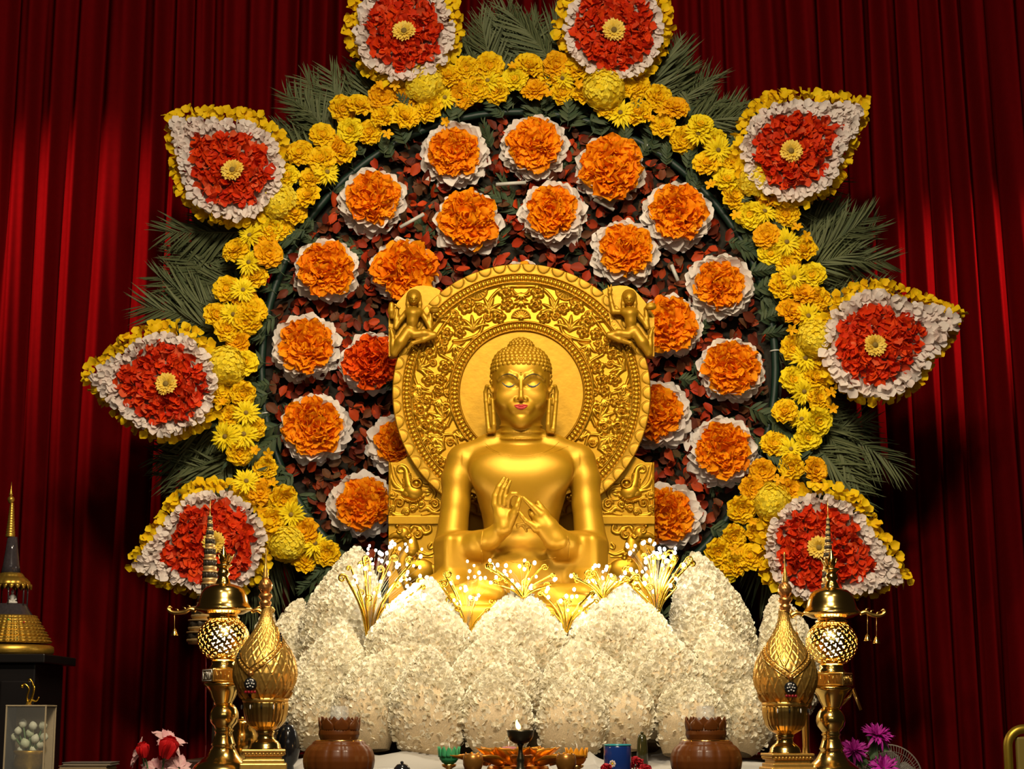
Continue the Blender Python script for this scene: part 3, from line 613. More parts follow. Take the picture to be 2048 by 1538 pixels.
def nets(F_, smooth=2):
    d, h = F_.d, F_.h; s = d < 0
    c = np.zeros([n-1 for n in d.shape], np.uint8); O = [(i, j, k) for i in (0, 1) for j in (0, 1) for k in (0, 1)]
    nx_, ny_, nz_ = c.shape
    for (i, j, k) in O: c += s[i:i+nx_, j:j+ny_, k:k+nz_]
    act = (c > 0) & (c < 8); ii = np.argwhere(act); idx = np.full(c.shape, -1, np.int32); idx[act] = np.arange(len(ii))
    acc = np.zeros((len(ii), 3)); cn = np.zeros(len(ii)); dv = {o: d[ii[:, 0]+o[0], ii[:, 1]+o[1], ii[:, 2]+o[2]] for o in O}
    for a in O:
        for ax in range(3):
            if a[ax]: continue
            b = list(a); b[ax] = 1; b = tuple(b); da, db = dv[a], dv[b]; m = (da < 0) != (db < 0)
            t = np.clip(da[m]/(da[m]-db[m]), 0, 1); p = np.tile(np.array(a, float), (m.sum(), 1)); p[:, ax] += t; acc[m] += p; cn[m] += 1
    V = F_.lo+h*(ii+acc/cn[:, None]); Q = []
    for ax in range(3):
        o1, o2 = [(1, 2), (2, 0), (0, 1)][ax]
        sl0 = [slice(None)]*3; sl1 = [slice(None)]*3; sl0[ax] = slice(0, -1); sl1[ax] = slice(1, None)
        ch = s[tuple(sl0)] != s[tuple(sl1)]; e = np.argwhere(ch); m = (e[:, o1] > 0) & (e[:, o2] > 0) & (e[:, o1] < c.shape[o1]) & (e[:, o2] < c.shape[o2]); e = e[m]
        ins = s[tuple(e.T)]; q = []
        for (u, v) in ((-1, -1), (0, -1), (0, 0), (-1, 0)):
            g = e.copy(); g[:, o1] += u; g[:, o2] += v; q.append(idx[tuple(g.T)])
        q = np.stack(q, -1); q[~ins] = q[~ins][:, ::-1]; Q.append(q)
    Q = np.concatenate(Q); Q = Q[(Q >= 0).all(1)]
    for _ in range(smooth):
        e = np.concatenate([Q[:, [0, 1]], Q[:, [1, 2]], Q[:, [2, 3]], Q[:, [3, 0]]]); n = len(V)
        dg = np.bincount(e[:, 0], minlength=n)+np.bincount(e[:, 1], minlength=n)+1e-9
        V = np.stack([0.4*V[:, i]+0.6*(np.bincount(e[:, 0], V[e[:, 1], i], n)+np.bincount(e[:, 1], V[e[:, 0], i], n))/dg for i in range(3)], -1)
    return V, [Q]
def sample(F_, p):
    q = (np.asarray(p)-F_.lo)/F_.h; i = np.floor(q).astype(int); n = np.array(F_.d.shape)-2
    ok = ((i >= 0) & (i <= n)).all(-1); i = np.clip(i, 0, n); t = np.clip(q-i, 0, 1); r = 0
    for a in (0, 1):
        for b in (0, 1):
            for c in (0, 1):
                w_ = (t[..., 0] if a else 1-t[..., 0])*(t[..., 1] if b else 1-t[..., 1])*(t[..., 2] if c else 1-t[..., 2])
                r = r+w_*F_.d[i[..., 0]+a, i[..., 1]+b, i[..., 2]+c]
    return np.where(ok, r, 1.0)
def front(F_, px, py, y0=-1.3, y1=0.0, step=0.003):
    """first surface point along +Y at pixel"""
    px, py = np.asarray(px, float), np.asarray(py, float); Y = np.arange(y0, y1, step); p = PV(px[:, None], py[:, None], Y[None]); d = sample(F_, p)
    hit = d < 0.0005; k = np.argmax(hit, 1); k = np.where(hit.any(1), k, len(Y)-1); return p[np.arange(len(px)), k]
SX = 1042
lo = P(800, 1310, -0.4); hi = P(1285, 660, -0.4)
BODY = Field((lo.x, -1.02, lo.z), (hi.x, -0.06, P(1042, 838, -0.3).z), 0.0036)
hl, hh = P(958, 895, -0.4), P(1126, 668, -0.3)
HEAD = Field((hl.x, -0.56, P(1042, 846, -0.3).z), (hh.x, -0.10, hh.z), 0.0022)
FL = [BODY, HEAD]
def add(pr, k, sub=False):
    for g in FL: g.put(pr[0], pr[1], pr[2], k, sub)
def q3(dx, py, Y): return P(SX+dx, py, Y)
def caps(pts, k=0.012, sub=False):
    """chain of (dx, py, Y, radius px)"""
    for a, b in zip(pts[:-1], pts[1:]):
        add(f_capsule(q3(*a[:3]), q3(*b[:3]), a[3]*S(a[1], a[2]), b[3]*S(b[1], b[2])), k, sub)
def rowsz(rows): return [(q3(0, py, cy).z, q3(0, py, cy).x, a*S(py, cy), b, cy) for (py, a, b, cy) in rows]
SB = S(1000, -0.3)
# torso
add(f_loft(rowsz([(884, 40, 0.085, -0.26), (893, 58, 0.10, -0.26), (903, 88, 0.125, -0.265), (918, 108, 0.15, -0.275), (940, 108, 0.175, -0.285), (965, 97, 0.182, -0.29), (1000, 87, 0.172, -0.29),
                  (1043, 76, 0.155, -0.285), (1080, 76, 0.155, -0.29), (1120, 90, 0.17, -0.30), (1165, 105, 0.19, -0.32), (1200, 110, 0.20, -0.33)]), 2.3), 0)
for s in (-1, 1):
    add(f_ell(q3(s*47, 948, -0.40), (50*SB, 0.055, 38*SB)), 0.07)
    caps([(s*20, 876, -0.26, 26), (s*62, 894, -0.26, 24), (s*112, 917, -0.265, 30)], 0.04)
    caps([(s*117, 924, -0.27, 33), (s*128, 960, -0.285, 30), (s*131, 1010, -0.31, 28), (s*140, 1088, -0.35, 33)], 0.022)
# neck and its folds
add(f_loft(rowsz([(895, 46, 0.10, -0.27), (878, 43, 0.098, -0.275), (860, 41, 0.095, -0.28), (838, 40, 0.095, -0.285), (815, 40, 0.09, -0.27)]), 2.1), 0.012)
for py, dy in ((852, 0), (865, 1), (878, 2)):
    tt = np.linspace(-PI*0.95, -PI*0.05, 25)
    for a, b in zip(tt[:-1], tt[1:]):
        f = lambda t: q3(0, py+6*(-math.sin(t)), -0.275)+Vector(((43.2+dy)*SB*math.cos(t), 0.099*math.sin(t), 0))
        add(f_capsule(f(a), f(b), 0.0045, 0.0045), 0.004)
# head
HC = -0.285
add(f_loft(rowsz([(858, 9, 0.050, HC-0.075), (854, 21, 0.085, HC-0.045), (847, 30.5, 0.106, HC-0.025), (836, 42, 0.122, HC-0.012), (822, 49.5, 0.134, HC-0.003), (805, 55.5, 0.140, HC), (788, 57.5, 0.143, HC), (770, 58.5, 0.146, HC),
                  (750, 59, 0.150, HC), (735, 58, 0.146, HC+0.003), (720, 54, 0.132, HC+0.008), (708, 46, 0.11, HC+0.012), (699, 33, 0.08, HC+0.015)]), 2.25), 0.012)
SH = S(780, -0.4); FY = HC-0.143            # front plane of the face
for s in (-1, 1):
    add(f_ell(q3(s*26, 771, FY-0.004), (22*SH, 0.020, 7*SH)), 0.008, True)                          # eye socket
    add(f_ell(q3(s*24, 774, FY+0.030), (19*SH, 0.028, 13*SH)), 0.006)                                # eyeball under the lid
    add(f_ell(q3(s*30, 795, FY+0.034), (20*SH, 0.030, 20*SH)), 0.03)                                 # cheek
    # brow ridge
    bp = [(s*4, 762, FY+0.004, 4), (s*12, 753, FY+0.000, 4.2), (s*24, 747.5, FY+0.004, 4), (s*38, 751, FY+0.022, 3.5), (s*46, 759, FY+0.040, 3)]
    caps(bp, 0.014)
    add(f_ell(q3(s*8.5, 797.5, FY-0.006), (5.5*SH, 0.012, 4.5*SH)), 0.006)                           # nostril wing
caps([(0, 752, FY+0.006, 5), (0, 768, FY-0.006, 4.2), (0, 784, FY-0.024, 4.2), (0, 793, FY-0.032, 5.0)], 0.007)
add(f_ell(q3(0, 796.5, FY-0.026), (7*SH, 0.018, 5*SH)), 0.005)
add(f_ell(q3(0, 815, FY+0.010), (24*SH, 0.024, 15*SH)), 0.02)                                       # mouth mound
add(f_ell(q3(0, 840, FY+0.030), (14*SH, 0.028, 10*SH)), 0.03)                                       # chin
caps([(-10, 827, FY-0.010, 1.6), (10, 827, FY-0.010, 1.6)], 0.016, True)                            # hollow under the lip
caps([(0, 803, FY-0.012, 1.6), (0, 808, FY-0.014, 1.6)], 0.006, True)
# ears with long lobes
for s in (-1, 1):
    E0 = HC-0.03
    caps([(s*58, 783, E0-0.02, 3.8), (s*62, 774, E0-0.02, 4), (s*68, 773, E0-0.01, 4.2), (s*71, 784, E0, 4.4), (s*70, 802, E0, 4.6), (s*67.5, 828, E0, 4.9), (s*65.5, 850, E0-0.005, 5.2), (s*64, 862, E0-0.01, 5.4)], 0.004)
    caps([(s*57, 800, E0-0.03, 3.6), (s*55.5, 825, E0-0.03, 4.6), (s*54.5, 850, E0-0.03, 5.2), (s*55, 861, E0-0.02, 5.2), (s*64, 863, E0-0.015, 5.2)], 0.004)
    caps([(s*63, 790, E0+0.01, 3.5), (s*62, 806, E0+0.005, 4.5), (s*59, 800, E0, 5)], 0.006)
# hair cap and topknot body
add(f_ell(q3(0, 737, HC+0.012), (59*SH, 0.152, 40*SH)), 0.01)
add(f_ell(q3(0, 699, HC+0.025), (26*SH, 0.068, 22*SH)), 0.006)
# sleeves and forearms
for s in (-1, 1):
    caps([(s*142, 1098, -0.36, 34), (s*112, 1096, -0.46, 33), (s*84, 1090, -0.53, 30)], 0.02)
    add(f_box(q3(s*122, 1122, -0.45), (45*SB, 0.085, 50*SB), 0.035, s*-0.45), 0.02)
    caps([(s*80, 1082, -0.54, 22), (s*66, 1080, -0.58, 22)], 0.006)
caps([(-76, 1083, -0.55, 22), (-58, 1076, -0.59, 20.5), (-39, 1058, -0.615, 19)], 0.012)
caps([(92, 1086, -0.55, 22), (66, 1068, -0.60, 20.5), (50, 1050, -0.63, 18.5)], 0.012)
# hands (pixel coordinates of the joints)
def hx(cx, cy): return (960+cx/8.54-SX, 940+cy/8.54)
def chain(pts, Y, k=0.006):
    caps([(*hx(a, b), Y+(c[0] if c else 0), r/8.54) for (a, b, r, *c) in pts], k)
HY = -0.635
chain([(400, 985, 150), (350, 800, 118), (300, 640, 92)], HY, 0.012); chain([(400, 985, 140), (430, 800, 115), (400, 640, 90)], HY, 0.012); chain([(420, 960, 130), (500, 800, 95), (490, 640, 70)], HY, 0.012)
chain([(250, 590, 66), (255, 450, 58), (318, 290, 50), (412, 135, 33)], HY, 0.004)
chain([(335, 590, 54), (345, 450, 49), (390, 305, 44), (465, 160, 32)], HY-0.014, 0.003)
chain([(415, 580, 52), (422, 450, 47), (455, 330, 42), (517, 195, 31)], HY-0.027, 0.003)
chain([(480, 620, 54), (485, 490, 49, -0.02), (545, 408, 44, -0.03), (620, 405, 40, -0.03), (685, 455, 31, -0.025)], HY-0.012, 0.004)
chain([(500, 890, 100), (580, 750, 74, -0.02), (625, 630, 54, -0.03), (655, 540, 46, -0.03), (682, 458, 31, -0.028)], HY-0.01, 0.007)
HZ = -0.665
chain([(1340, 1200, 165), (1180, 980, 160), (1075, 790, 118)], HZ, 0.015); chain([(1250, 1200, 160), (1040, 960, 130), (985, 840, 100)], HZ, 0.015)
chain([(1040, 760, 80), (885, 610, 52), (745, 475, 34)], HZ-0.012, 0.006)
chain([(1110, 760, 84), (1040, 640, 60), (992, 562, 52)], HZ, 0.006)
chain([(960, 860, 75), (885, 760, 56, -0.01), (858, 705, 44)], HZ+0.012, 0.004)
chain([(960, 990, 90), (885, 930, 56), (800, 880, 48), (725, 790, 40), (678, 722, 28)], HZ-0.02, 0.006)
chain([(860, 960, 45), (760, 960, 36), (795, 1045, 26)], HZ+0.03, 0.004); chain([(760, 930, 40), (640, 940, 30), (650, 1015, 22)], HZ+0.03, 0.004)
# lap and crossed legs
add(f_ell(q3(0, 1160, -0.42), (95*SB, 0.16, 70*SB)), 0.06)
for s in (-1, 1):
    caps([(s*70, 1150, -0.35, 42), (s*140, 1176, -0.50, 40), (s*196, 1196, -0.58, 36)], 0.02)
    caps([(s*186, 1200, -0.62, 30), (s*110, 1194, -0.76, 27), (s*40, 1188, -0.82, 22)], 0.012)
caps([(-118, 1186, -0.80, 20), (-80, 1176, -0.85, 20), (-46, 1184, -0.87, 15)], 0.01)
add(f_box(q3(0, 1215, -0.60), (150*SB, 0.26, 22*SB), 0.03), 0.02)
add(f_box(q3(0, 1262, -0.50), (168*SB, 0.40, 40*SB), 0.03), 0.01)
base = P(SX, 1300, -0.4)
stat = thing('seated_statue', 'golden statue of a seated figure with hands joined at the chest', 'statue', (base.x, -0.42, 1.32))
VB, QB = nets(BODY, 2); VH, QH = nets(HEAD, 3)
mb = MB().add((VB, QB)).add((VH, QH)); body = mb.build('body', GOLD, stat)
MB().add(cbox((base.x, -0.46, (1.32+base.z)/2), (0.43, 0.34, (base.z-1.32)/2+0.02), 0.012)).build('seat_base', GOLD_PANEL, stat, False)
def on(px, py, F_=None, lift=0.0): return front(F_ or HEAD, px, py)+np.array([0, -lift, 0])
# painted brows, lid lines, lips
for s in (-1, 1):
    q = spline([(s*4.5, 761), (s*11, 753.5), (s*22, 748.2), (s*32, 749), (s*40, 753.5)], 26); p = on(SX+q[:, 0], q[:, 1], None, 0.0006)
    MB().add(tube(p, np.interp(np.arange(26), [0, 5, 15, 25], [0.0012, 0.0022, 0.0026, 0.0010]), 6)).build('eyebrow', DARK_LINE, stat)
    q = spline([(s*12.5, 768), (s*18, 772.2), (s*25, 773.2), (s*32, 770.5), (s*38, 765)], 26); p = on(SX+q[:, 0], q[:, 1], None, 0.0006)
    MB().add(tube(p, np.interp(np.arange(26), [0, 8, 16, 25], [0.0014, 0.0046, 0.0040, 0.0014]), 6)).build('eyelid_line', EYE_LINE, stat)
def lip_patch(x0, x1, top, bot, nu=27, nv=7, bulge=0.006):
    u = np.linspace(0, 1, nu); v = np.linspace(0, 1, nv); xx = x0+(x1-x0)*u; t_ = np.array([top(a) for a in u]); b_ = np.array([bot(a) for a in u])
    PX = np.repeat(xx, nv); PY = (t_[:, None]*(1-v)+b_[:, None]*v).ravel(); p = on(SX+PX, PY)
    p[:, 1] -= 0.001+(bulge*np.sin(PI*v)[None, :]**0.7*np.sin(PI*u)[:, None]**0.5).ravel(); return p, [gridf(nu, nv)]
arch = lambda a: 811-3.2*math.sin(PI*a)**0.6+1.8*math.exp(-((a-0.5)/0.09)**2)
mid = lambda a: 811.2+1.6*math.sin(PI*a)+0.8*math.exp(-((a-0.5)/0.12)**2); low = lambda a: 811.6+8.2*math.sin(PI*a)**0.8
MB().add(lip_patch(-14.5, 14.5, arch, mid, bulge=0.007)).add(lip_patch(-13.5, 13.5, mid, low, bulge=0.009)).build('lips', LIP, stat)
c = on(np.array([SX*1.0]), np.array([749.0]))[0]
MB().add(ell(c, (2.6*SH, 0.004, 3.4*SH), 12, 8)).add(tube(np.array([c+[0, -0.001, 2*SH], c+[0, 0, 8*SH]]), [1.6*SH, 0.2*SH], 8)).build('forehead_mark', GOLD_CARVED, stat)
# hair curls in rows over the cap and topknot
Ms = []
cc = q3(0, 737, HC+0.012)
def curl_at(pos, nrm, r): Ms.append(frames(np.array(pos)[None], np.cross(nrm, [0.3, 0.2, 1.0])[None], np.array(nrm)[None], [r])[0])
for row in range(10):
    ph_ = R(-12+row*10.5); n_ = max(6, int(2*PI*math.cos(ph_)*0.152/0.0235))
    for k in range(n_):
        a = 2*PI*(k+0.5*(row % 2))/n_; e = np.array([math.cos(ph_)*math.cos(a), math.cos(ph_)*math.sin(a), math.sin(ph_)])
        drop = 0.0
        if e[1] > 0.5: continue
        tt = np.linspace(0.05, 0.30, 126); q_ = np.array(cc)+tt[:, None]*(e*np.array([1.0, 1.0, 0.75])); ins = np.where(sample(HEAD, q_) < 0)[0]; pos = q_[ins[-1] if len(ins) else 0]; n = nz(e/np.array([59*SH, 0.152, 40*SH]))
        px_, py_ = pix(pos)
        if py_ < 695 and abs(px_-SX) < 22: continue
        if ph_ < R(8) and py_ > 727.5+0.55*max(0, abs(px_-SX)-33)**1.18: continue
        curl_at(pos-n*0.002, n, 0.0140)
# lower hairline at the temples
for s in (-1, 1):
    for (dx, py) in ((50, 739), (55, 747), (57.5, 757), (58.5, 768), (54, 733), (58, 743), (60, 752), (60.5, 763), (47, 735), (52.5, 741), (57, 752)):
        for dep in (0.03, 0.055, 0.08, 0.105): curl_at(q3(s*dx*0.985, py, HC-0.055+dep), (s*1.0, -0.5+dep*6, 0.1), 0.0125)
cc2 = q3(0, 699, HC+0.025)
for row in range(5):
    ph_ = R(2+row*17); n_ = max(5, int(2*PI*math.cos(ph_)*0.066/0.021))
    for k in range(n_):
        a = 2*PI*(k+0.5*(row % 2))/n_; e = np.array([math.cos(ph_)*math.cos(a), math.cos(ph_)*math.sin(a), math.sin(ph_)])
        if e[1] > 0.6: continue
        curl_at(np.array(cc2)+e*np.array([26*SH, 0.068, 22*SH]), nz(e), 0.0118)
v_ = np.linspace(0, 1, 5); prof = [(1.0, -0.3), (0.98, 0.1), (0.80, 0.42), (0.5, 0.6), (0.30, 0.58), (0.18, 0.75), (0.02, 0.80)]
MB().add(scatter(lathe(prof, 10, (0, 0), None, False), np.array(Ms))).build('hair_curls', GOLD, stat, True, True)
# robe lines: neckline, cuffs, hem
def seam(name, pts, rad=0.0022, n=50, F_=None, lift=0.0):
    q = spline(pts, n); p = front(F_ or BODY, q[:, 0], q[:, 1])+np.array([0, -lift, 0]); MB().add(tube(p, rad, 6)).build(name, GOLD, stat)
seam('robe_hem', [(968, 884), (985, 899), (1012, 909), (1042, 912), (1072, 909), (1100, 899), (1118, 884)], 0.0018)
seam('robe_hem', [(972, 893), (990, 905), (1015, 914), (1042, 917), (1072, 914), (1100, 907), (1136, 893)], 0.0012)
seam('robe_hem', [(985, 1116), (1010, 1122), (1040, 1125), (1075, 1123), (1112, 1115)], 0.0025)
seam('sleeve_hem', [(966, 1060), (963, 1080), (963, 1100), (964, 1115), (965, 1128)], 0.004)
seam('sleeve_hem', [(1134, 1072), (1139, 1085), (1138, 1100), (1137, 1112), (1136, 1122)], 0.004)
# ------------------------------------------------------------------ carved golden throne back (relief as real displaced geometry)
class Relief:
    def __init__(s, x0, y0, x1, y1, res=0.6):
        s.x0, s.y0, s.res = x0, y0, res; s.h = np.zeros((int((x1-x0)/res)+2, int((y1-y0)/res)+2), np.float32)
    def _w(s, xa, ya, xb, yb):
        i0 = max(0, int((xa-s.x0)/s.res)); i1 = min(s.h.shape[0], int((xb-s.x0)/s.res)+2); j0 = max(0, int((ya-s.y0)/s.res)); j1 = min(s.h.shape[1], int((yb-s.y0)/s.res)+2)
        if i1 <= i0 or j1 <= j0: return None
        return (slice(i0, i1), slice(j0, j1)), (s.x0+s.res*np.arange(i0, i1))[:, None], (s.y0+s.res*np.arange(j0, j1))[None, :]
    def stroke(s, pts, rad, ht, base=0.0):
        pts = np.asarray(pts, float); rad = np.broadcast_to(np.asarray(rad, float), (len(pts),)); ht = np.broadcast_to(np.asarray(ht, float), (len(pts),))
        for k in range(len(pts)-1):
            a, b = pts[k], pts[k+1]; r = max(rad[k], rad[k+1])
            w_ = s._w(min(a[0], b[0])-r, min(a[1], b[1])-r, max(a[0], b[0])+r, max(a[1], b[1])+r)
            if w_ is None: continue
            sl, X, Y = w_; ba = b-a; L = (ba*ba).sum()+1e-9; t = np.clip(((X-a[0])*ba[0]+(Y-a[1])*ba[1])/L, 0, 1)
            d2 = (X-a[0]-t*ba[0])**2+(Y-a[1]-t*ba[1])**2; rr = rad[k]+(rad[k+1]-rad[k])*t; hh = ht[k]+(ht[k+1]-ht[k])*t
            v = np.where(d2 < rr*rr, base+hh*np.sqrt(np.clip(1-d2/(rr*rr), 0, 1)), 0); s.h[sl] = np.maximum(s.h[sl], v)
    def dot(s, c, r, ht, base=0.0, asp=1.0, ang=0.0):
        m = max(r, r*asp); w_ = s._w(c[0]-m, c[1]-m, c[0]+m, c[1]+m)
        if w_ is None: return
        sl, X, Y = w_; ca, sa = math.cos(ang), math.sin(ang); u = (X-c[0])*ca+(Y-c[1])*sa; v = -(X-c[0])*sa+(Y-c[1])*ca
        q = (u/(r*asp))**2+(v/r)**2; s.h[sl] = np.maximum(s.h[sl], np.where(q < 1, base+ht*np.sqrt(np.clip(1-q, 0, 1)), 0))
    def dip(s, c, r, dep):
        w_ = s._w(c[0]-r, c[1]-r, c[0]+r, c[1]+r)
        if w_ is None: return
        sl, X, Y = w_; q = ((X-c[0])**2+(Y-c[1])**2)/(r*r); s.h[sl] -= np.where(q < 1, dep*np.sqrt(np.clip(1-q, 0, 1)), 0)
    def spiral(s, c, r, turns, a0, dirn, wid, ht, tail=None):
        t = np.linspace(0, 1, int(14*turns)+8); rr = r*(1-0.86*t); a = a0+dirn*t*turns*2*PI
        p = np.stack([c[0]+rr*np.cos(a), c[1]+rr*np.sin(a)], -1)
        if tail is not None: p = np.concatenate([spline([tail[0], *tail[1:], p[0]], 12)[:-1], p]) if len(tail) > 1 else np.concatenate([[tail[0]], p])
        n = len(p); s.stroke(p, wid*np.linspace(1, 0.7, n), ht*np.linspace(0.85, 1.1, n)); s.dot(p[-1], wid*1.5, ht*1.35)
    def rosette(s, c, r, ang=0.0, ht=6):
        ht *= 1.25; r *= 1.08
        for k in range(5): a = ang+k*2*PI/5; s.dot((c[0]+0.62*r*math.cos(a), c[1]+0.62*r*math.sin(a)), r*0.42, ht*0.55, ht*0.25)
        s.dip(c, r*0.55, ht*0.75); s.spiral(c, r*0.5, 1.3, ang, 1, r*0.13, ht*0.95)
    def fan(s, c, r, ang, ht=6, n=9, spread=1.35):
        for k in range(n):
            a = ang+spread*(2*k/(n-1)-1); s.stroke([(c[0]+0.2*r*math.cos(a), c[1]+0.2*r*math.sin(a)), (c[0]+0.9*r*math.cos(a), c[1]+0.9*r*math.sin(a))], [r*0.05, r*0.15], [ht*0.9, ht*0.6])
        q = np.linspace(-spread-.15, spread+.15, 18)+ang; s.stroke(np.stack([c[0]+r*np.cos(q), c[1]+r*np.sin(q)], -1), r*0.07, ht*0.9); s.dot(c, r*0.26, ht*1.2)
    def frond(s, c, r, ang, ht=6, n=5, curl=0.5):
        for k in range(n):
            a = ang+0.62*(2*k/(n-1)-1); t = np.linspace(0, 1, 8); b = a+curl*(2*k/(n-1)-1)*t*1.3
            p = np.stack([c[0]+r*t*np.cos(b), c[1]+r*t*np.sin(b)], -1); s.stroke(p, r*0.13*np.sin(PI*(0.2+0.75*t)), ht*(0.6+0.4*np.sin(PI*t)))
    def at(s, px, py):
        u = np.clip((np.asarray(px)-s.x0)/s.res, 0, s.h.shape[0]-1.001); v = np.clip((np.asarray(py)-s.y0)/s.res, 0, s.h.shape[1]-1.001); i = u.astype(int); j = v.astype(int); a = u-i; b = v-j
        return s.h[i, j]*(1-a)*(1-b)+s.h[i+1, j]*a*(1-b)+s.h[i, j+1]*(1-a)*b+s.h[i+1, j+1]*a*b
HX, HYc, HR = 1043, 787, 258
YH = -0.03; SHL = S(787, YH)
RB = Relief(HX-230, HYc-230, HX+230, HYc+230)
def C1(cx, cy, mir): x = 740+cx/3.344; return ((2*HX-x) if mir else x, 500+cy/3.344)
for mir in (0, 1):
    s_ = -1 if mir else 1
    pol = lambda p: (math.hypot(p[0]-HX, p[1]-HYc), math.atan2(p[1]-HYc, p[0]-HX))
    for (a, b, r) in ((905, 285, 44), (920, 370, 42), (862, 450, 44), (640, 385, 44), (575, 480, 46), (512, 565, 40), (600, 552, 38), (400, 690, 44), (505, 785, 46), (392, 868, 42), (475, 865, 38), (460, 945, 38), (340, 1085, 52), (372, 1025, 38),
                      (368, 1180, 52), (462, 1182, 48), (388, 1285, 46), (425, 1345, 42), (470, 1420, 40), (540, 1470, 40), (735, 395, 38), (480, 665, 34)):
        RB.rosette(C1(a, b, mir), r/3.344, rng.uniform(0, 6), 6.5)
    for (a, b, r, an) in ((715, 270, 66, 90), (570, 700, 62, 20), (285, 980, 56, 10), (612, 1262, 66, -70)):
        RB.fan(C1(a, b, mir), r/3.344, R(an) if not mir else PI-R(an), 5.5)
    for (a, b, r, an) in ((690, 545, 110, -95), (320, 800, 105, -25), (500, 1130, 120, 200), (790, 420, 105, -70), (450, 480, 90, -60), (560, 630, 80, 60), (330, 720, 70, -80), (470, 1000, 80, 120), (330, 900, 70, 100), (540, 1050, 90, 80), (430, 1250, 80, 60), (500, 1330, 90, 200), (560, 1360, 80, 30)):
        RB.frond(C1(a, b, mir), r/3.344, R(an) if not mir else PI-R(an), 5.5)
    for ln in ([(1013, 245), (900, 250), (830, 300), (790, 370), (800, 440)], [(760, 480), (730, 560), (640, 600), (560, 610)], [(560, 420), (520, 470), (470, 540), (430, 620), (440, 680)], [(330, 660), (300, 740), (290, 830), (330, 930), (400, 960)],
               [(470, 700), (560, 760), (545, 850), (510, 920)], [(420, 960), (440, 1040), (520, 1030), (545, 1110), (520, 1180)], [(290, 1040), (290, 1130), (320, 1230), (370, 1330), (450, 1440)], [(430, 1120), (480, 1230), (560, 1240), (590, 1330)], [(360, 1240), (470, 1260), (480, 1340)]):
        RB.stroke(spline([C1(a, b, mir) for a, b in ln], 22), 3.0, 4.5)
    for (a, b, r, a0, dr) in ((660, 350, 36, 0, 1), (560, 430, 30, 1, -1), (440, 600, 34, 2, 1), (300, 700, 24, 0, -1), (420, 760, 30, 3, 1), (340, 960, 28, 2, -1), (520, 960, 26, 0, 1), (540, 1010, 24, 0, -1), (450, 1120, 26, 1, 1), (330, 1290, 26, 2, 1), (540, 1290, 30, 0, -1), (500, 620, 26, 3, 1), (700, 610, 24, 1, 1), (600, 320, 20, 2, 1), (785, 450, 30, 0, 1), (400, 1395, 26, 1, -1)):
        RB.spiral(C1(a, b, mir), r/3.344, 1.4, a0, dr*s_, 2.2, 5)
RB.fan(C1(1010, 462, 0), 18, -PI/2, 6, 9, 1.3); RB.frond(C1(1010, 340, 0), 18, PI/2, 6); RB.frond(C1(1010, 290, 0), 20, PI/2, 6, 7, 1.2); RB.stroke(spline([C1(880, 235, 0), C1(1010, 228, 0), C1(1140, 235, 0)], 12), 3, 5)
halo = thing('throne_back', 'carved golden throne back with round halo and two flying figures behind the statue', 'throne', (P(HX, 1300, YH).x, 0.03, 1.32))
def polar_part(name, r0, r1, hf, dr=0.9, m=GOLD_CARVED, dth=1.0, rim=None):
    nr_ = int((r1-r0)/dr)+1; r = np.linspace(r0, r1, nr_)[None, :]; nt = int(2*PI*(r0+r1)/2/dth); th = (np.arange(nt)*2*PI/nt)[:, None]
    px = HX+r*np.cos(th); py = HYc+r*np.sin(th); V = PV(px, py, YH); V[..., 1] -= hf(r, th, px, py)*SHL
    if rim:                                   # turned-back outer edge so that the piece has thickness
        e = V[:, -1:, :].copy(); e[..., 1] = rim; V = np.concatenate([V, e], 1)
    if r0 > 1:
        e = V[:, :1, :].copy(); e[..., 1] = 0.02; V = np.concatenate([e, V], 1)
    return obj(name, mesh_np(name, V.reshape(-1, 3), [gridf(nt, V.shape[1], True)], m), halo)
sm = lambda x, a, b: np.clip((x-a)/(b-a), 0, 1)**2*(3-2*np.clip((x-a)/(b-a), 0, 1))
def h_border(r, th, px, py):
    k = 2*PI/54; t = (th+k/2) % k-k/2; x = t*256; y = 257-r; q = (x/13.0)**2+(y/15.0)**2
    return 7+np.where(q < 1, 1.6*np.sqrt(np.clip(1-q, 0, 1))+0.8, 0)-1.3*np.exp(-((np.sqrt(q)-1.04)/0.05)**2)-4*sm(r, 256.5, 258.5)+0.25*np.sin(9*th+0.2*r)
def h_beads(rc, n, wb=5.6):
    def f(r, th, px, py):
        k = 2*PI/n; t = (th+k/2) % k-k/2; x = t*rc/(0.46*k*rc); y = (r-rc)/wb; q = np.clip(np.abs(x)**2.6+np.abs(y)**2.6, 0, 1)
        e = np.abs(r-rc); return 2.0+4.2*(1-q)**0.45+6.0*np.exp(-((e-8.6)/1.7)**4)
    return f
polar_part('scalloped_border', 239, HR, h_border, 0.9, GOLD_PANEL, 1.1, rim=0.06)
polar_part('bead_band', 219, 239.5, h_beads(230, 168), 0.75, GOLD_CARVED, 1.0)
polar_part('carved_band', 143, 219.5, lambda r, th, px, py: 0.8+RB.at(px, py)+3*sm(r, 216.5, 219)+3*(1-sm(r, 144, 146)), 0.85, GOLD_CARVED, 0.9)
polar_part('inner_bead_band', 122, 143.5, h_beads(134, 98), 0.75, GOLD_CARVED, 0.9)
polar_part('halo_disc', 0.5, 123, lambda r, th, px, py: 2.2+0.12*np.sin(px*0.11+1.3*np.sin(py*0.05))*np.sin(py*0.07), 3, GOLD_PANEL, 2.0)
th = np.linspace(0, 2*PI, 96, endpoint=False); MB().add(extrude(PV(HX+255*np.cos(th), HYc+255*np.sin(th), 0.03), 0.0, 0.06)).build('back_board', GOLD_PANEL, halo, False)
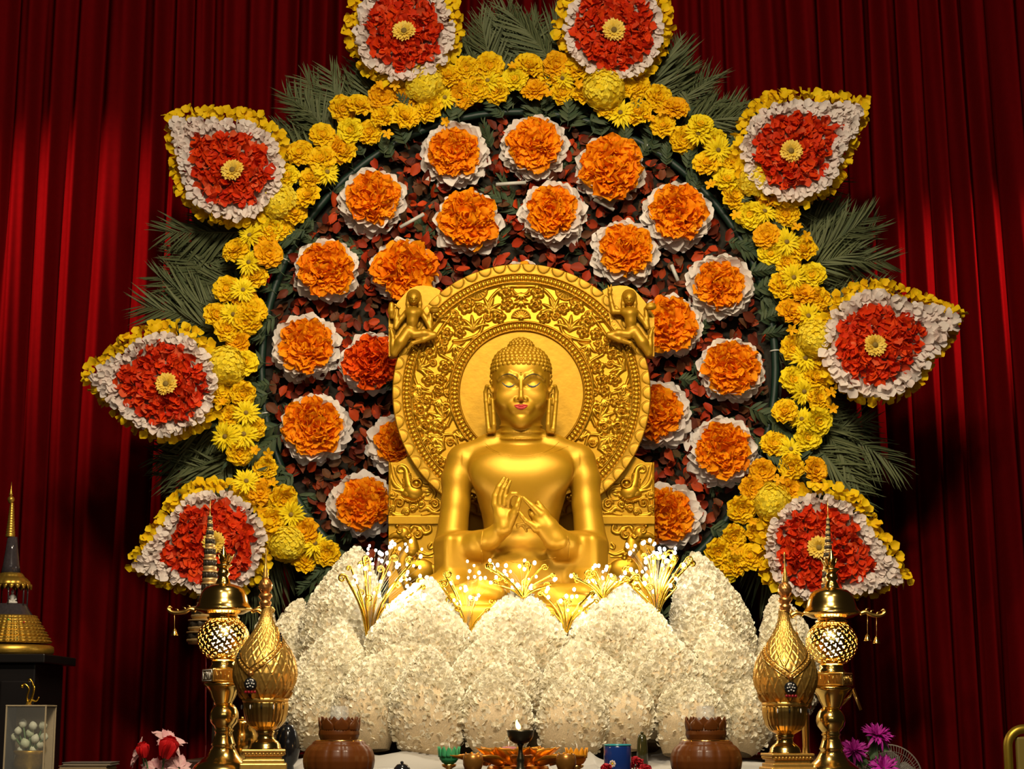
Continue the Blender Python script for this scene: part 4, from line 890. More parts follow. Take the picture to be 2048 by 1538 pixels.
# side panels with water-beast head above and horned lion-horse below
RP = Relief(770, 915, 960, 1310, 0.55)
A8 = lambda a, b: (770+a/5.915, 900+b/5.915)
def L8(pts, rad, ht, n=26, base=0.0):
    q = spline([A8(a, b) for a, b in pts], n); r_ = np.interp(np.linspace(0, 1, n), np.linspace(0, 1, len(rad)), rad)/5.915; RP.stroke(q, r_, np.interp(np.linspace(0, 1, n), np.linspace(0, 1, len(rad)), np.asarray(rad))/5.915*0.9*ht, base)
L8([(60, 180), (75, 320), (125, 420), (215, 475)], [14, 26, 26, 18], 0.7); L8([(110, 200), (140, 300), (200, 400)], [6, 8, 6], 1.6)
L8([(205, 262), (170, 262), (150, 235), (175, 200), (220, 205), (252, 250), (262, 330), (280, 410), (320, 470)], [14, 16, 18, 22, 26, 32, 42, 52, 66], 0.75, 40)
RP.dot(A8(335, 500), 95/5.915, 9, 0, 1.2, 0.3); RP.dot(A8(270, 520), 50/5.915, 7, 0, 1.5)
for k in range(6): RP.dot(A8(296+4*k*0.6, 285+18*k), 9/5.915, 3, 7); RP.dot(A8(216, 350+18*k), 8/5.915, 3, 3)
q = np.linspace(0, 2*PI, 26); RP.stroke([(A8(375, 400)[0]+56/5.915*math.cos(a), A8(375, 400)[1]+50/5.915*math.sin(a)) for a in q], 2.2, 4, 6); RP.dot(A8(372, 402), 5.2, 3.5, 7)
L8([(100, 470), (180, 482), (270, 515)], [10, 20, 30], 0.8); L8([(445, 415), (540, 430), (592, 500), (560, 580), (470, 590)], [14, 22, 22, 18, 12], 0.9); L8([(430, 480), (500, 490), (560, 500)], [10, 26, 6], 0.8); L8([(440, 540), (500, 530), (540, 515)], [8, 16, 5], 0.8)
for k in range(9):
    t = k/8; RP.dot(A8(238+210*t, 598+34*math.sin(PI*t*0.8)-60*t*t), 2.4, 3.5, 4)
for (a, b, r, a0, d_) in ((88, 530, 48, 0, 1), (170, 630, 70, 2.5, 1), (70, 690, 44, 1, -1), (250, 740, 42, 3, 1), (330, 690, 46, 0, -1), (590, 640, 56, 3.4, 1), (430, 640, 40, 2, -1)): RP.spiral(A8(a, b), r/5.915, 1.5, a0, d_, 2.6, 5)
L8([(60, 600), (60, 700), (120, 765), (260, 770)], [14, 20, 22, 14], 0.9); L8([(420, 720), (500, 690), (560, 735), (640, 750)], [16, 26, 26, 12], 0.8); L8([(440, 770), (520, 750), (640, 700), (655, 620)], [12, 16, 16, 10], 0.9); L8([(300, 650), (330, 720), (380, 660), (430, 600)], [16, 26, 22, 12], 0.8)
# lower beast
RP.dot(A8(215, 985), 75/5.915, 8, 0, 1.1, 0.5); L8([(60, 1035), (110, 1010), (200, 1010)], [18, 34, 52], 0.8); L8([(80, 1115), (130, 1095), (190, 1060)], [14, 22, 24], 0.8)
RP.stroke([(A8(178, 962)[0]+30/5.915*math.cos(a), A8(178, 962)[1]+27/5.915*math.sin(a)) for a in q], 1.5, 3, 6); RP.dot(A8(178, 962), 3, 3, 6); RP.dot(A8(145, 900), 24/5.915, 5)
L8([(345, 885), (310, 930), (290, 985)], [8, 26, 10], 1.0); L8([(230, 1010), (300, 1080), (310, 1180)], [60, 72, 95], 0.55)
L8([(350, 900), (420, 930), (470, 985), (535, 960), (530, 900), (495, 905), (500, 930)], [16, 26, 26, 22, 16, 12, 10], 0.9, 40); RP.spiral(A8(385, 1000), 58/5.915, 1.5, -1.4, 1, 3, 6)
for k in range(5): RP.dot(A8(300-10*k, 1030+16*k-4*k*k), 2.2, 3, 7)
L8([(545, 1110), (520, 1140), (530, 1170), (560, 1160)], [14, 18, 14, 8], 0.9); L8([(290, 1195), (400, 1205), (500, 1240), (580, 1215)], [26, 24, 20, 8], 0.9); L8([(300, 1235), (420, 1260), (560, 1265)], [20, 18, 8], 0.8)
for (a, b) in ((395, 1245), (400, 1290), (370, 1325), (330, 1320)): RP.dot(A8(a, b), 30/5.915, 5, 3)
RP.dot(A8(400, 1430), 150/5.915, 11, 0, 1.3); L8([(240, 1230), (200, 1330), (230, 1480), (260, 1620)], [60, 76, 60, 40], 0.6); L8([(500, 1380), (590, 1420), (600, 1540), (560, 1700)], [50, 56, 50, 30], 0.7); RP.spiral(A8(375, 1390), 26/5.915, 1.4, 0, 1, 1.6, 13)
L8([(120, 1180), (90, 1260), (130, 1330), (100, 1420)], [16, 26, 20, 12], 0.8); RP.spiral(A8(110, 1240), 36/5.915, 1.3, 0, -1, 2, 5)
def panel(mir):
    xs = np.linspace(777, 935, 176)[:, None]; ys = np.linspace(925, 1306, 420)[None, :]
    px, py = np.broadcast_arrays(xs, ys); py = py.copy(); top = 925-14*np.exp(-((xs-817)/9.0)**2)*0+np.where(xs > 795, -np.minimum((xs-795)*0.55, 26)+0, 0)
    f = np.clip(1-(py-925)/40, 0, 1); py = py+f*np.broadcast_to(top-925, py.shape)
    h = 1.2+RP.at(px, py); h = np.where((py > 1033) & (py < 1049), 8, h); h = h+2.2*np.exp(-((px-779)/1.6)**2)*(py < 1033)
    V = PV(px, py, 0.015); V[..., 1] -= h*SHL
    b0, b1 = V[:1].copy(), V[-1:].copy(); b0[..., 1] = 0.07; b1[..., 1] = 0.07; V = np.concatenate([b0, V, b1], 0); t0 = V[:, :1].copy(); t0[..., 1] = 0.07; V = np.concatenate([t0, V], 1)
    V = V.reshape(-1, 3)
    if mir: V[:, 0] = 2*P(HX, 1000, 0.02).x-V[:, 0]
    fs = gridf(178, 421); return mesh_np('carved_side_panel', V, [fs if mir else fs[:, ::-1]], GOLD_CARVED)
for mir in (0, 1): obj('carved_side_panel', panel(mir), halo)
a, b = P(777, 1200, 0.05), P(1309, 1200, 0.05)
MB().add(cbox(((a.x+b.x)/2, 0.055, (1.32+P(1043, 930, .05).z)/2), ((b.x-a.x)/2-0.004, 0.02, (P(1043, 930, .05).z-1.32)/2), 0.003)).build('back_slab', GOLD_PANEL, halo, False)
# flying figures on the shoulders of the halo
def flyer(mir):
    cx0 = HX; A7 = lambda a, b: ((2*cx0-(770+a/9.615)) if mir else 770+a/9.615, 560+b/9.615)
    YA = -0.085; ctr = A7(555, 780); l = P(min(A7(0, 0)[0], A7(1150, 0)[0])-4, 722, YA); h = P(max(A7(0, 0)[0], A7(1150, 0)[0])+4, 566, YA)
    G = Field((l.x, -0.19, l.z), (h.x, -0.02, h.z), 0.0027)
    def ch(pts, k=0.006):
        for a, b in zip(pts[:-1], pts[1:]):
            G_ = f_capsule(P(*A7(a[0], a[1]), YA+(a[3] if len(a) > 3 else 0)), P(*A7(b[0], b[1]), YA+(b[3] if len(b) > 3 else 0)), a[2]/9.615*SHL, b[2]/9.615*SHL); G.put(*G_, k)
    def el(c, r, dy=0, k=0.006): p = P(*A7(*c), YA+dy); G.put(*f_ell(p, (r[0]/9.615*SHL, r[2]/9.615*SHL, r[1]/9.615*SHL)), k)
    el((555, 355), (108, 135, 120), -0.02); el((555, 300), (140, 125, 110), 0.0)
    ch([(450, 330, 45), (440, 460, 45), (450, 540, 40)]); ch([(660, 330, 45), (672, 460, 45), (670, 540, 40)])
    ch([(555, 395, 14, -0.052), (555, 340, 12, -0.05)], 0.003); el((510, 335), (26, 12, 20), -0.05, 0.002); el((600, 335), (26, 12, 20), -0.05, 0.002); el((552, 428), (36, 13, 18), -0.043, 0.002)
    ch([(555, 480, 60), (550, 560, 62)]); ch([(470, 620, 85, -0.01), (640, 620, 85, -0.01)]); ch([(540, 660, 130, -0.012), (525, 800, 100, -0.01), (515, 920, 84)], 0.012); el((500, 985), (125, 90, 110), 0, 0.012)
    if mir: ch([(690, 610, 62), (855, 610, 54), (900, 420, 44), (930, 240, 34)]); ch([(930, 250, 40, -.005), (905, 150, 20), (900, 90, 14)]); ch([(935, 240, 30), (950, 160, 18), (960, 100, 12)]); ch([(925, 230, 24), (880, 190, 14)])
    else: ch([(690, 610, 62), (790, 760, 54), (870, 925, 52), (875, 780, 44), (872, 640, 40)]); el((955, 580), (100, 62, 70), -0.02); el((955, 530), (70, 24, 60), -0.03)
    ch([(420, 620, 60), (300, 760, 52), (205, 910, 52), (215, 760, 46), (235, 560, 44)])
    if mir: el((140, 520), (110, 60, 70), -0.02); el((140, 460), (90, 26, 60), -0.02)
    else: ch([(125, 470, 50), (125, 600, 72), (130, 700, 50)]); ch([(190, 470, 22, -.02), (280, 540, 22, -.02)])
    ch([(440, 1000, 110, -0.005), (300, 1200, 105, -0.01), (175, 1410, 72)], 0.012); ch([(175, 1410, 72), (150, 1250, 60), (150, 1090, 46), (110, 940, 26), (70, 900, 16)], 0.006)
    ch([(560, 1050, 95, -0.01), (760, 1030, 80, -0.012), (945, 1060, 66, -0.01)], 0.012); ch([(940, 1070, 62, -0.012), (740, 1150, 56, -0.015), (530, 1215, 42, -0.012), (440, 1320, 26, -0.008)], 0.006)
    o = MB().add(nets(G, 1)).build('flying_figure', GOLD, halo)
    # arched leaf behind the figure
    pl = [(75, 1480), (75, 700), (240, 450), (340, 330), (470, 190), (600, 130), (740, 118), (880, 135), (1000, 175), (1070, 215), (1000, 420), (900, 900), (600, 1250), (300, 1450)]
    q = np.array([A7(a, b) for a, b in pl]); q = q if not mir else q[::-1]; e = PV(q[:, 0], q[:, 1], -0.03)
    MB().add(extrude(e, -0.045, 0.03)).build('arched_backing', GOLD_PANEL, halo, False)
    p = P(*A7(300, 1100), -0.06)
for mir in (0, 1): flyer(mir)
# ------------------------------------------------------------------ white lotus of petals, fairy lights
lot = thing('lotus_pedestal', 'large white lotus of ivory petals round the golden statue', 'lotus', (0.05, -0.5, 1.32))
FLO = [petal(4, 4, 1.1, 0.35, -0.75+0.35*k, 0.08, 0, 200+k, 0.5) for k in range(4)]
M_FLO = meshes(FLO, 'white_petal', LOTUSW)
GV = [0, .12, .33, .55, .72, .86, .95, 1.0]; GW = [.55, .84, 1.0, .93, .70, .40, .16, .03]
PET = [  # tip x,y  base x,y  width  Y tip, Y base, facing (deg), foot bareness
 (700, 1086, 690, 1430, 188, -0.50, -0.62, -30, 0), (1406, 1098, 1420, 1430, 188, -0.50, -0.62, 30, 0),
 (582, 1197, 600, 1450, 150, -0.22, -0.45, -60, 0), (522, 1217, 572, 1460, 120, -0.12, -0.40, -75, 0), (1575, 1190, 1540, 1450, 190, -0.22, -0.45, 55, 0),
 (847, 1150, 838, 1440, 218, -0.88, -0.90, -14, 0), (1040, 1166, 1036, 1440, 205, -0.94, -0.95, 0, 0), (1236, 1151, 1242, 1440, 226, -0.88, -0.90, 14, 0),
 (677, 1241, 662, 1480, 172, -0.92, -0.91, -32, 0.2), (826, 1262, 800, 1480, 190, -1.09, -1.05, -18, 0.2), (1000, 1253, 985, 1480, 190, -1.14, -1.10, -4, 0.2), (1168, 1272, 1166, 1480, 180, -1.14, -1.10, 6, 0.2),
 (1322, 1246, 1312, 1480, 190, -1.09, -1.05, 18, 0.2), (1447, 1236, 1438, 1480, 170, -0.92, -0.91, 32, 0.2), (556, 1292, 598, 1490, 130, -0.56, -0.65, -55, 0.2), (1545, 1285, 1528, 1490, 140, -0.56, -0.65, 55, 0.2),
 (612, 1316, 640, 1496, 124, -1.02, -1.02, -42, 0.5), (734, 1310, 738, 1500, 134, -1.20, -1.17, -26, 0.8), (853, 1292, 862, 1522, 150, -1.32, -1.28, -12, 0.7), (990, 1328, 996, 1512, 138, -1.35, -1.32, -3, 0.8),
 (1158, 1338, 1136, 1516, 138, -1.35, -1.32, 5, 0.8), (1240, 1335, 1249, 1498, 118, -1.28, -1.26, 12, 0.9), (1386, 1342, 1372, 1512, 152, -1.20, -1.18, 26, 0.8), (1496, 1340, 1488, 1506, 120, -1.02, -1.02, 42, 0.6),
]
singles = []
for (tx, ty, bx, by, wd, Yt, Yb, yaw, bare) in PET:
    B = np.array(P(bx, by, Yb)); T = np.array(P(tx, ty, Yt)); T = T+np.array([0, 0.10, 0]); ax = T-B; Hh = np.linalg.norm(ax); ax = ax/Hh
    N = np.array([math.sin(R(yaw)), -math.cos(R(yaw)), 0.0]); N = nz(N-ax*np.dot(N, ax)); Wd = np.cross(N, ax); s = S(ty, Yt); w2 = wd*s/2; th_ = 0.58*w2
    def surf(v, al):
        g = np.interp(v, GV, GW)*w2; c = B+ax*(v*Hh)[..., None]+N*(0.48*w2*np.sin(PI*np.clip(v, 0, 1)**0.85)-0.22*w2)[..., None]
        tt = np.interp(v, GV, [.5, .85, 1, .95, .75, .5, .28, .08])*th_
        return c+Wd*(g*np.cos(al))[..., None]+N*(tt*np.sin(al))[..., None]
    nv_, na = 22, 26; v = np.linspace(0, 1, nv_)[None, :]*np.ones((na, 1)); al = (np.arange(na)*2*PI/na)[:, None]*np.ones((1, nv_))
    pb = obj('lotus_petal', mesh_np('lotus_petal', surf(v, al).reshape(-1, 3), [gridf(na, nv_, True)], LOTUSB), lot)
    K = int(wd*Hh/s*0.75*1.5/20); v = nr.uniform(0.02, 1.0, 3*K)**0.9; al = nr.uniform(-0.35, PI+0.35, 3*K)
    pr = np.interp(v, GV, GW)*np.clip(1-bare*1.15*np.clip((0.70-v+0.25*np.abs(np.cos(al))**3*-1+0.1)/0.35, 0, 1), 0.15, 1); ok = nr.uniform(0, 1, 3*K) < pr; v, al = v[ok][:K], al[ok][:K]
    pos = surf(v, al); e = 0.01; nn = nz(np.cross(surf(v, al+e)-pos, surf(np.minimum(v+e, 1.02), al)-pos)); nn = np.where(((nn*(pos-(B+ax*(v*Hh)[:, None]))).sum(1) < 0)[:, None], -nn, nn)
    k = len(v); d = nz(nn*0.42+ax*0.75+0.5*rand_unit(k)); M = frames(pos-nn*0.002, d, nz(nn*0.9+np.array([0, 0, 0.1])+0.42*rand_unit(k)), nr.uniform(7.0, 10.8, k)*s)
    if 990 <= tx <= 996 or 1150 < tx < 1160:
        m1 = M[:150]; M = M[150:]; pieces('white_petal', M_FLO, m1, pb)
    mix_scatter(FLO, M).build('white_petals', LOTUSW, None, True, True).parent = pb
    singles.append(pb)
for pb in singles:                       # petals hang on the lotus; their florets share its frame
    for ch in pb.children: ch.matrix_parent_inverse = Matrix.Identity(4)
zt = P(1042, 1345, -0.7).z
Vv, Ff = lathe([(0.80, 1.322), (0.92, 1.36), (0.98, zt-0.02), (0.94, zt), (0.90, zt-0.02), (0.88, 1.34), (0.80, 1.322)], 64, (0, 0), None, False); Vv[:, 1] *= 0.52; Vv += np.array([0.045, -0.42, 0]); Ff = [Ff[0][Vv[Ff[0]][:, :, 1].max(1) < -0.2]]   # wall round the front of the base only
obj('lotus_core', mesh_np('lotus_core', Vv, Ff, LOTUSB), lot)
# fairy lights
BULB.cycles.emission_sampling = 'NONE'
FIL = mat('silver_filament', (0.22, 0.18, 0.10), 0.5, 0.3)
bulb_me = MB().add(ell((0, 0, 0), (1, 1, 1.25), 10, 7)).mesh('bulb', BULB)
FAIRY = [  # foot x, y, Y, reach left, right, top y, twigs, bulbs, lamp watts, label
 (738, 1290, -0.86, 690, 848, 1082, 19, 56, 4.5, 'tall cluster of gold twigs and white fairy lights between the tallest lotus petal and the throne panel with the open-beaked beast'),
 (936, 1282, -0.92, 872, 1000, 1122, 11, 26, 1.6, 'gold curled twigs with fairy lights rising from the notch below the figure\'s upturned palm'),
 (1046, 1196, -0.92, 960, 1112, 1120, 11, 22, 1.1, 'gold curled twigs with fairy lights behind the tip of the middle lotus petal'),
 (1132, 1268, -0.94, 1082, 1192, 1176, 11, 18, 1.1, 'gold twigs with round spiral heads and few lights in the deep central notch'),
 (1206, 1200, -0.90, 1140, 1262, 1128, 10, 24, 1.1, 'fairy lights on thin gold stems just over the wide lotus petal beside the knee'),
 (1312, 1240, -0.84, 1252, 1385, 1078, 19, 60, 4.5, 'dense cluster of fairy lights and gold twigs blazing beside the small purple-side lotus wall'),
]
FLAB = ['tall cluster of gold twigs and fairy lights below the lowest flower of the wheel', 'gold curled twigs with fairy lights in the lotus notch below the upright palm', 'gold curled twigs with fairy lights behind the middle lotus tip',
        'gold twigs with round spiral heads in the deep central lotus notch', 'fairy lights on thin gold stems beside the statue\'s knee', 'dense cluster of fairy lights blazing in the notch below the raised-hand figure']
for (fx, fy, Y0, xl, xr, yt, ntw, nb, watt, _), lab in zip(FAIRY, FLAB):
    t = thing('fairy_light_spray', lab, 'fairy lights', P(fx, fy, Y0), 'fairy light sprays in the lotus'); s = S(fy, Y0)
    for k in range(ntw):
        u = (k+0.5)/ntw; ex = xl+(xr-xl)*u+rng.uniform(-10, 10); ey = yt+(fy-yt)*(0.12+0.55*rng.random()); eY = Y0+rng.uniform(-0.03, 0.10)
        mx_, my_ = fx+(ex-fx)*0.35, fy+(ey-fy)*0.55; sg = rng.choice((-1, 1)); rr = rng.uniform(5, 9)
        q = spline([(fx, fy), (mx_, my_), (ex, ey)], 14); a = np.linspace(0, rng.uniform(1.1, 1.7)*2*PI, 20); r_ = rr*(1-0.75*np.linspace(0, 1, 20))
        cx_, cy_ = ex+sg*rr, ey; sp_ = np.stack([cx_-sg*r_*np.cos(a), cy_-r_*np.sin(a)], -1); q = np.concatenate([q, sp_[1:]])
        Yq = np.interp(np.arange(len(q)), [0, 14, len(q)], [Y0, eY, eY+rng.uniform(-.01, .01)]); p = PV(q[:, 0], q[:, 1], Yq)
        MB().add(tube(p, np.linspace(2.3, 1.3, len(q))*s*(1.0+0.5*(k % 3 == 0)), 6)).build('gold_twig', GOLD_WIRE, t)
    fil = MB()
    for k in range(nb):
        dense = k < nb*0.7
        bx = rng.gauss((xl+xr)/2+(16 if fx < 900 else 0), (xr-xl)*0.20) if dense else rng.uniform(xl, xr); by = yt+(fy-yt)*min(1, abs(rng.gauss(0.25, 0.22))); bY = Y0+rng.uniform(-0.06, 0.12)
        bx = min(max(bx, xl), xr); q = spline([(fx, fy), (fx+(bx-fx)*0.3, fy+(by-fy)*0.6), (bx, by)], 8); p = PV(q[:, 0], q[:, 1], np.linspace(Y0, bY, 8)); fil.add(tube(p, 0.18*s, 4, False))
        M = Matrix.Translation(P(bx, by, bY)) @ Matrix.Scale(rng.uniform(2.0, 3.6)*s, 4); obj('bulb', bulb_me, t, False, M)
    fil.build('filaments', FIL, t, True, True)
    lamp('POINT', P((xl+xr)/2+8, (yt*0.55+fy*0.45), Y0-0.03), None, watt, (1, 0.90, 0.72), 0.06)
# ------------------------------------------------------------------ brass lantern stands, tiered towers, gilded vessels
RUBY = mat('ruby', (0.30, 0.01, 0.02), 0.15); PEARL = mat('pearl', (0.75, 0.72, 0.66), 0.2); ONYX = mat('onyx', (0.012, 0.012, 0.014), 0.15)
LAMPGLOW = mat('lamp_glow', (1, 0.8, 0.5), 0.5, emit=(1.0, 0.80, 0.46), estr=18); LAMPGLOW.cycles.emission_sampling = 'NONE'
PALE_REFLECTION = mat('painted_reflection', (0.80, 0.80, 0.76), 0.3, 0.5, 60, 0.1)  # white reflection on one brass block face, painted in as a pale colour
def lantern(cx, Y, lab, dxy=0, mir=False, block_yaw=0.0):
    d = dxy; s = S(1280, Y); X0 = P(cx, 1280, Y).x
    t = thing('brass_lantern', lab, 'lantern', (X0, Y, TZ), 'polished brass lantern stands')
    L = lambda rows, **k: lathe_px(cx, Y, [(r, y+d) for r, y in rows], **k)
    zb = TZ+0.002
    V, Fs = L([(18, 1409), (24, 1416), (28, 1425), (29, 1434), (27, 1444), (20, 1453), (17, 1458), (20, 1461), (17, 1465), (19, 1474), (23, 1486), (25, 1490), (22, 1492), (27, 1502), (33, 1512), (46, 1522), (56, 1530), (61, 1540), (63, 1552), (60, 1556)], n=40)
    V = V.copy(); V[:, 2] = np.where(V[:, 2] < P(cx, 1538, Y).z, np.maximum(V[:, 2], zb), V[:, 2])
    obj('base', mesh_np('base', V, Fs, BRASS), t)
    z1 = P(cx, 1556+d, Y).z
    if z1 > zb: MB().add(lathe([(0.10, zb), (0.10, z1+0.002)], 40, (X0, Y))).build('foot', BRASS, t)
    MB().add(L([(30, 1364), (39, 1366), (41, 1369), (35, 1374), (28, 1384), (24, 1395), (19, 1404), (18, 1410)], n=40)).build('bell_neck', BRASS, t)
    c = P(cx, 1351+d, Y); hb = 32*s
    MB().add(cbox((X0, Y, c.z), (hb, hb, 13*s), 2*s, block_yaw)).build('square_block', BRASS_SATIN, t, False)
    # carved strokes on the block faces
    gly = [[(0, 0), (0, 1), (.5, 1), (.5, .5), (0, .5)], [(.0, 0), (.25, 1), (.5, 0)], [(.5, 0), (0, 0), (0, .5), (.5, .5), (.5, 1), (0, 1)], [(0, 1), (.5, 0)], [(0, 0), (0, 1)], [(0, 0), (.5, 1)], [(.25, 0), (.25, 1), (.5, .8)]]
    for f in range(4):
        mb = MB(); a = block_yaw+f*PI/2; ex = np.array([math.cos(a), math.sin(a), 0]); en = np.array([math.sin(a), -math.cos(a), 0]); o_ = np.array([X0, Y, c.z])+en*hb
        for k in range(6 if not (f == 3 and not mir) else 6):
            g = gly[(k*3+f) % 7]
            mb.add(tube(np.array([o_+ex*((-24+8.2*k+6*u)*s)+np.array([0, 0, (-7+14*v_)*s]) for u, v_ in g]), 1.1*s, 5))
        fr = np.array([o_+ex*(u*27*s)+np.array([0, 0, v_*10.5*s]) for u, v_ in ((-1, -1), (1, -1), (1, 1), (-1, 1), (-1, -1))]); mb.add(tube(fr, 0.9*s, 5))
        mb.build('carved_face', PALE_REFLECTION if (f == 3 and not mir) else BRASS_SATIN, t)
    MB().add(L([(20, 1320), (25, 1323), (23, 1328), (27, 1334), (29, 1338)], n=36)).build('globe_collar', BRASS, t)
    # pierced globe: real openings
    nu, nv_ = 180, 84; th = np.arange(nu)*2*PI/nu; ph = np.linspace(-1.08, 1.08, nv_); zc = P(cx, 1278+d, Y).z; rg = 52*s; rz = 47*s
    V = np.stack([X0+rg*np.cos(th)[:, None]*np.cos(ph), Y+rg*np.sin(th)[:, None]*np.cos(ph), np.broadcast_to(zc+rz*np.sin(ph), (nu, nv_))], -1).reshape(-1, 3)
    q = gridf(nu, nv_, True); ctr = V[q].mean(1)-np.array([X0, Y, zc]); ctr = nz(ctr)
    k = np.arange(300)+0.5; pa = np.arccos(1-2*k/300); pb_ = k*2.39996; sd = np.stack([np.sin(pa)*np.cos(pb_), np.sin(pa)*np.sin(pb_), np.cos(pa)], -1)
    hole = np.zeros(len(q), bool)
    for i, sdd in enumerate(sd):
        if abs(sdd[2]) > 0.80: continue
        tg = nz(np.cross(sdd, rand_unit(1)[0])); bt = np.cross(sdd, tg); u = ctr@tg; w_ = ctr@bt; near = (ctr@sdd) > 0.95; a = np.arctan2(w_, u)
        hole |= near & (np.hypot(u, w_) < 0.050+0.028*np.cos(3*a+i))
    for x_ in np.linspace(0, 2*PI, 26, endpoint=False):
        for zz_ in (0.70, 0.78): hole |= (np.abs(np.angle(np.exp(1j*(np.arctan2(ctr[:, 1], ctr[:, 0])-x_)))) < 0.07) & (np.abs(ctr[:, 2]-zz_) < 0.028)
    o = obj('pierced_globe', mesh_np('pierced_globe', V, [q[~hole]], BRASS), t); md = o.modifiers.new('wall', 'SOLIDIFY'); md.thickness = 1.2*s
    MB().add(ell((X0, Y, zc), (25*s, 25*s, 28*s), 18, 12)).build('glowing_bulb', LAMPGLOW, t)
    lamp('POINT', (X0, Y, zc), None, 2.6, (1, 0.78, 0.42), 0.025)
    MB().add(L([(16, 1225), (29, 1228), (28, 1232), (33, 1235), (31, 1239)], n=36)).build('globe_crown', BRASS, t)
    MB().add(L([(10, 1166), (20, 1169), (33, 1173), (40, 1179), (45, 1188), (48, 1199), (50, 1207), (54, 1213), (58, 1217), (58, 1220), (50, 1223), (40, 1228), (18, 1231)], n=48)).build('bell_canopy', BRASS, t)
    MB().add(L([(5, 1127), (16, 1129), (17, 1131), (13, 1134), (9, 1138), (11, 1143), (13, 1148), (9, 1153), (11, 1157), (13, 1161), (15, 1167), (19, 1170)], n=28)).build('finial_stem', BRASS, t)
    fin = MB().add(L([(0.5, 1089), (2, 1094), (5, 1104), (8, 1112), (8.5, 1119), (6, 1126), (3, 1130)], n=16)).build('flame_finial', BRASS, t)
    for k in range(6):
        a = k*PI/3; e = np.array([math.cos(a), math.sin(a), 0]); zf = P(cx, 1128+d, Y).z
        Mx_ = frames((np.array([X0, Y, zf])+e*6*s)[None], (np.array([0, 0, 1])+e*0.35)[None], e[None], [24*s])[0]; V_, F_ = petal(3, 5, 0.5, 0.4, -0.3, 0, 0.8, k, 0.5)
        o = obj('leaf', mesh_np('leaf', *scatter((V_, F_), Mx_[None]), BRASS), t); o.modifiers.new('th', 'SOLIDIFY').thickness = 0.8*s
    return t, X0, s
def hook(t, x0, y0, dirn, L_, Y, bells, s):
    """dragon-tail bracket with small bells"""
    q = spline([(x0, y0), (x0+dirn*12, y0-4), (x0+dirn*24, y0+2), (x0+dirn*L_*0.8, y0+3), (x0+dirn*L_, y0-3), (x0+dirn*(L_-3), y0-9), (x0+dirn*(L_-8), y0-6)], 30)
    br = MB().add(tube(PV(q[:, 0], q[:, 1], Y), np.interp(np.arange(30), [0, 8, 20, 29], [4, 5, 3, 1.2])*s, 8)); 
    for k in range(4): a = q[4+4*k]; br.add(tube(PV([a[0], a[0]+dirn*3, a[0]+dirn*8], [a[1], a[1]-6, a[1]-8], Y), np.array([2.4, 1.8, .5])*s, 6))
    br.build('bracket', BRASS_SATIN, t)
    for (bx, by, ln) in bells:
        MB().add(tube(PV([bx, bx], [by-ln, by-6], Y), 0.6*s, 5)).build('bell_chain', BRASS_SATIN, t)
        MB().add(lathe_px(bx, Y, [(1, by-8), (2, by-6), (4, by-4), (5, by+1), (7.5, by+6), (8, by+7)], n=14)).build('bell', BRASS, t)
tL, XL, sL = lantern(447, -1.72, 'polished brass lantern with pierced glowing globe behind the rose-gold vessel', block_yaw=R(29))
hook(tL, 392, 1222, -1, 56, -1.72, [(349, 1264, 40)], sL); hook(tL, 503, 1224, 1, 44, -1.70, [(540, 1262, 36)], sL)
tR, XR, sR = lantern(1663, -1.72, 'polished brass lantern with pierced glowing globe and two bells beside the purple flowers', 8, True, R(-28))
hook(tR, 1720, 1228, 1, 50, -1.72, [(1735, 1275, 46), (1753, 1280, 48)], sR); hook(tR, 1606, 1230, -1, 26, -1.72, [(1592, 1270, 38)], sR)
# bent brass prop under the block
MB().add(tube(PV([1672, 1700, 1706, 1722], [1420, 1393, 1378, 1420], -1.66), np.array([3, 3, 4, 3])*sR, 8)).build('bent_prop', BRASS_SATIN, tR)
# slim tiered towers behind the lanterns
TIER = mat('tier_gold', (0.72, 0.48, 0.20), 0.38, 0.7, 150, 0.35); TIER_D = mat('tier_dark', (0.06, 0.045, 0.03), 0.4, 0.4, 300, 0.5)
def tower(cx, Y, lab, top, tiers, base_r, sh=0):
    X0 = P(cx, 1200, Y).x; s = S(1150, Y); t = thing('tiered_tower', lab, 'ornament', (X0, Y, TZ), 'slim tiered towers behind the lanterns')
    MB().add(lathe_px(cx, Y, [(0.4, top), (0.9, top+30), (1.8, top+38), (3.5, top+44), (2, top+48)], n=10)).build('spire', BRASS_SATIN, t)
    for i, (py, r) in enumerate(tiers):
        n_ = tiers[i+1][0] if i+1 < len(tiers) else py+24; hh = (n_-py)
        MB().add(lathe_px(cx, Y, [(r*0.86, py-0.5), (r*0.98, py), (r, py+hh*0.07), (r*0.95, py+hh*0.14)], n=24)).build('tier_rim', TIER, t)
        MB().add(lathe_px(cx, Y, [(r*0.90, py+hh*0.12), (r*0.92, py+hh*0.3), (r*0.92, py+hh*0.62)], n=72, dr=lambda a, z, q: 0.05*q*np.sign(np.sin(a*12)))).build('tier_drum', TIER_D, t)
        MB().add(lathe_px(cx, Y, [(r*0.96, py+hh*0.60), (r*1.0, py+hh*0.66), (r*0.99, py+hh*0.82), (r*0.92, py+hh*0.88), (r*0.92, py+hh*1.0)], n=24)).build('tier_skirt', TIER, t)
    zt = P(cx, tiers[-1][0]+24, Y).z; MB().add(lathe([(base_r*s, TZ), (base_r*s, TZ+0.03), (base_r*s*0.36, TZ+0.05), (base_r*s*0.30, zt+0.003)], 24, (P(cx+sh, 1300, Y).x, Y))).build('shaft', TIER_D, t)
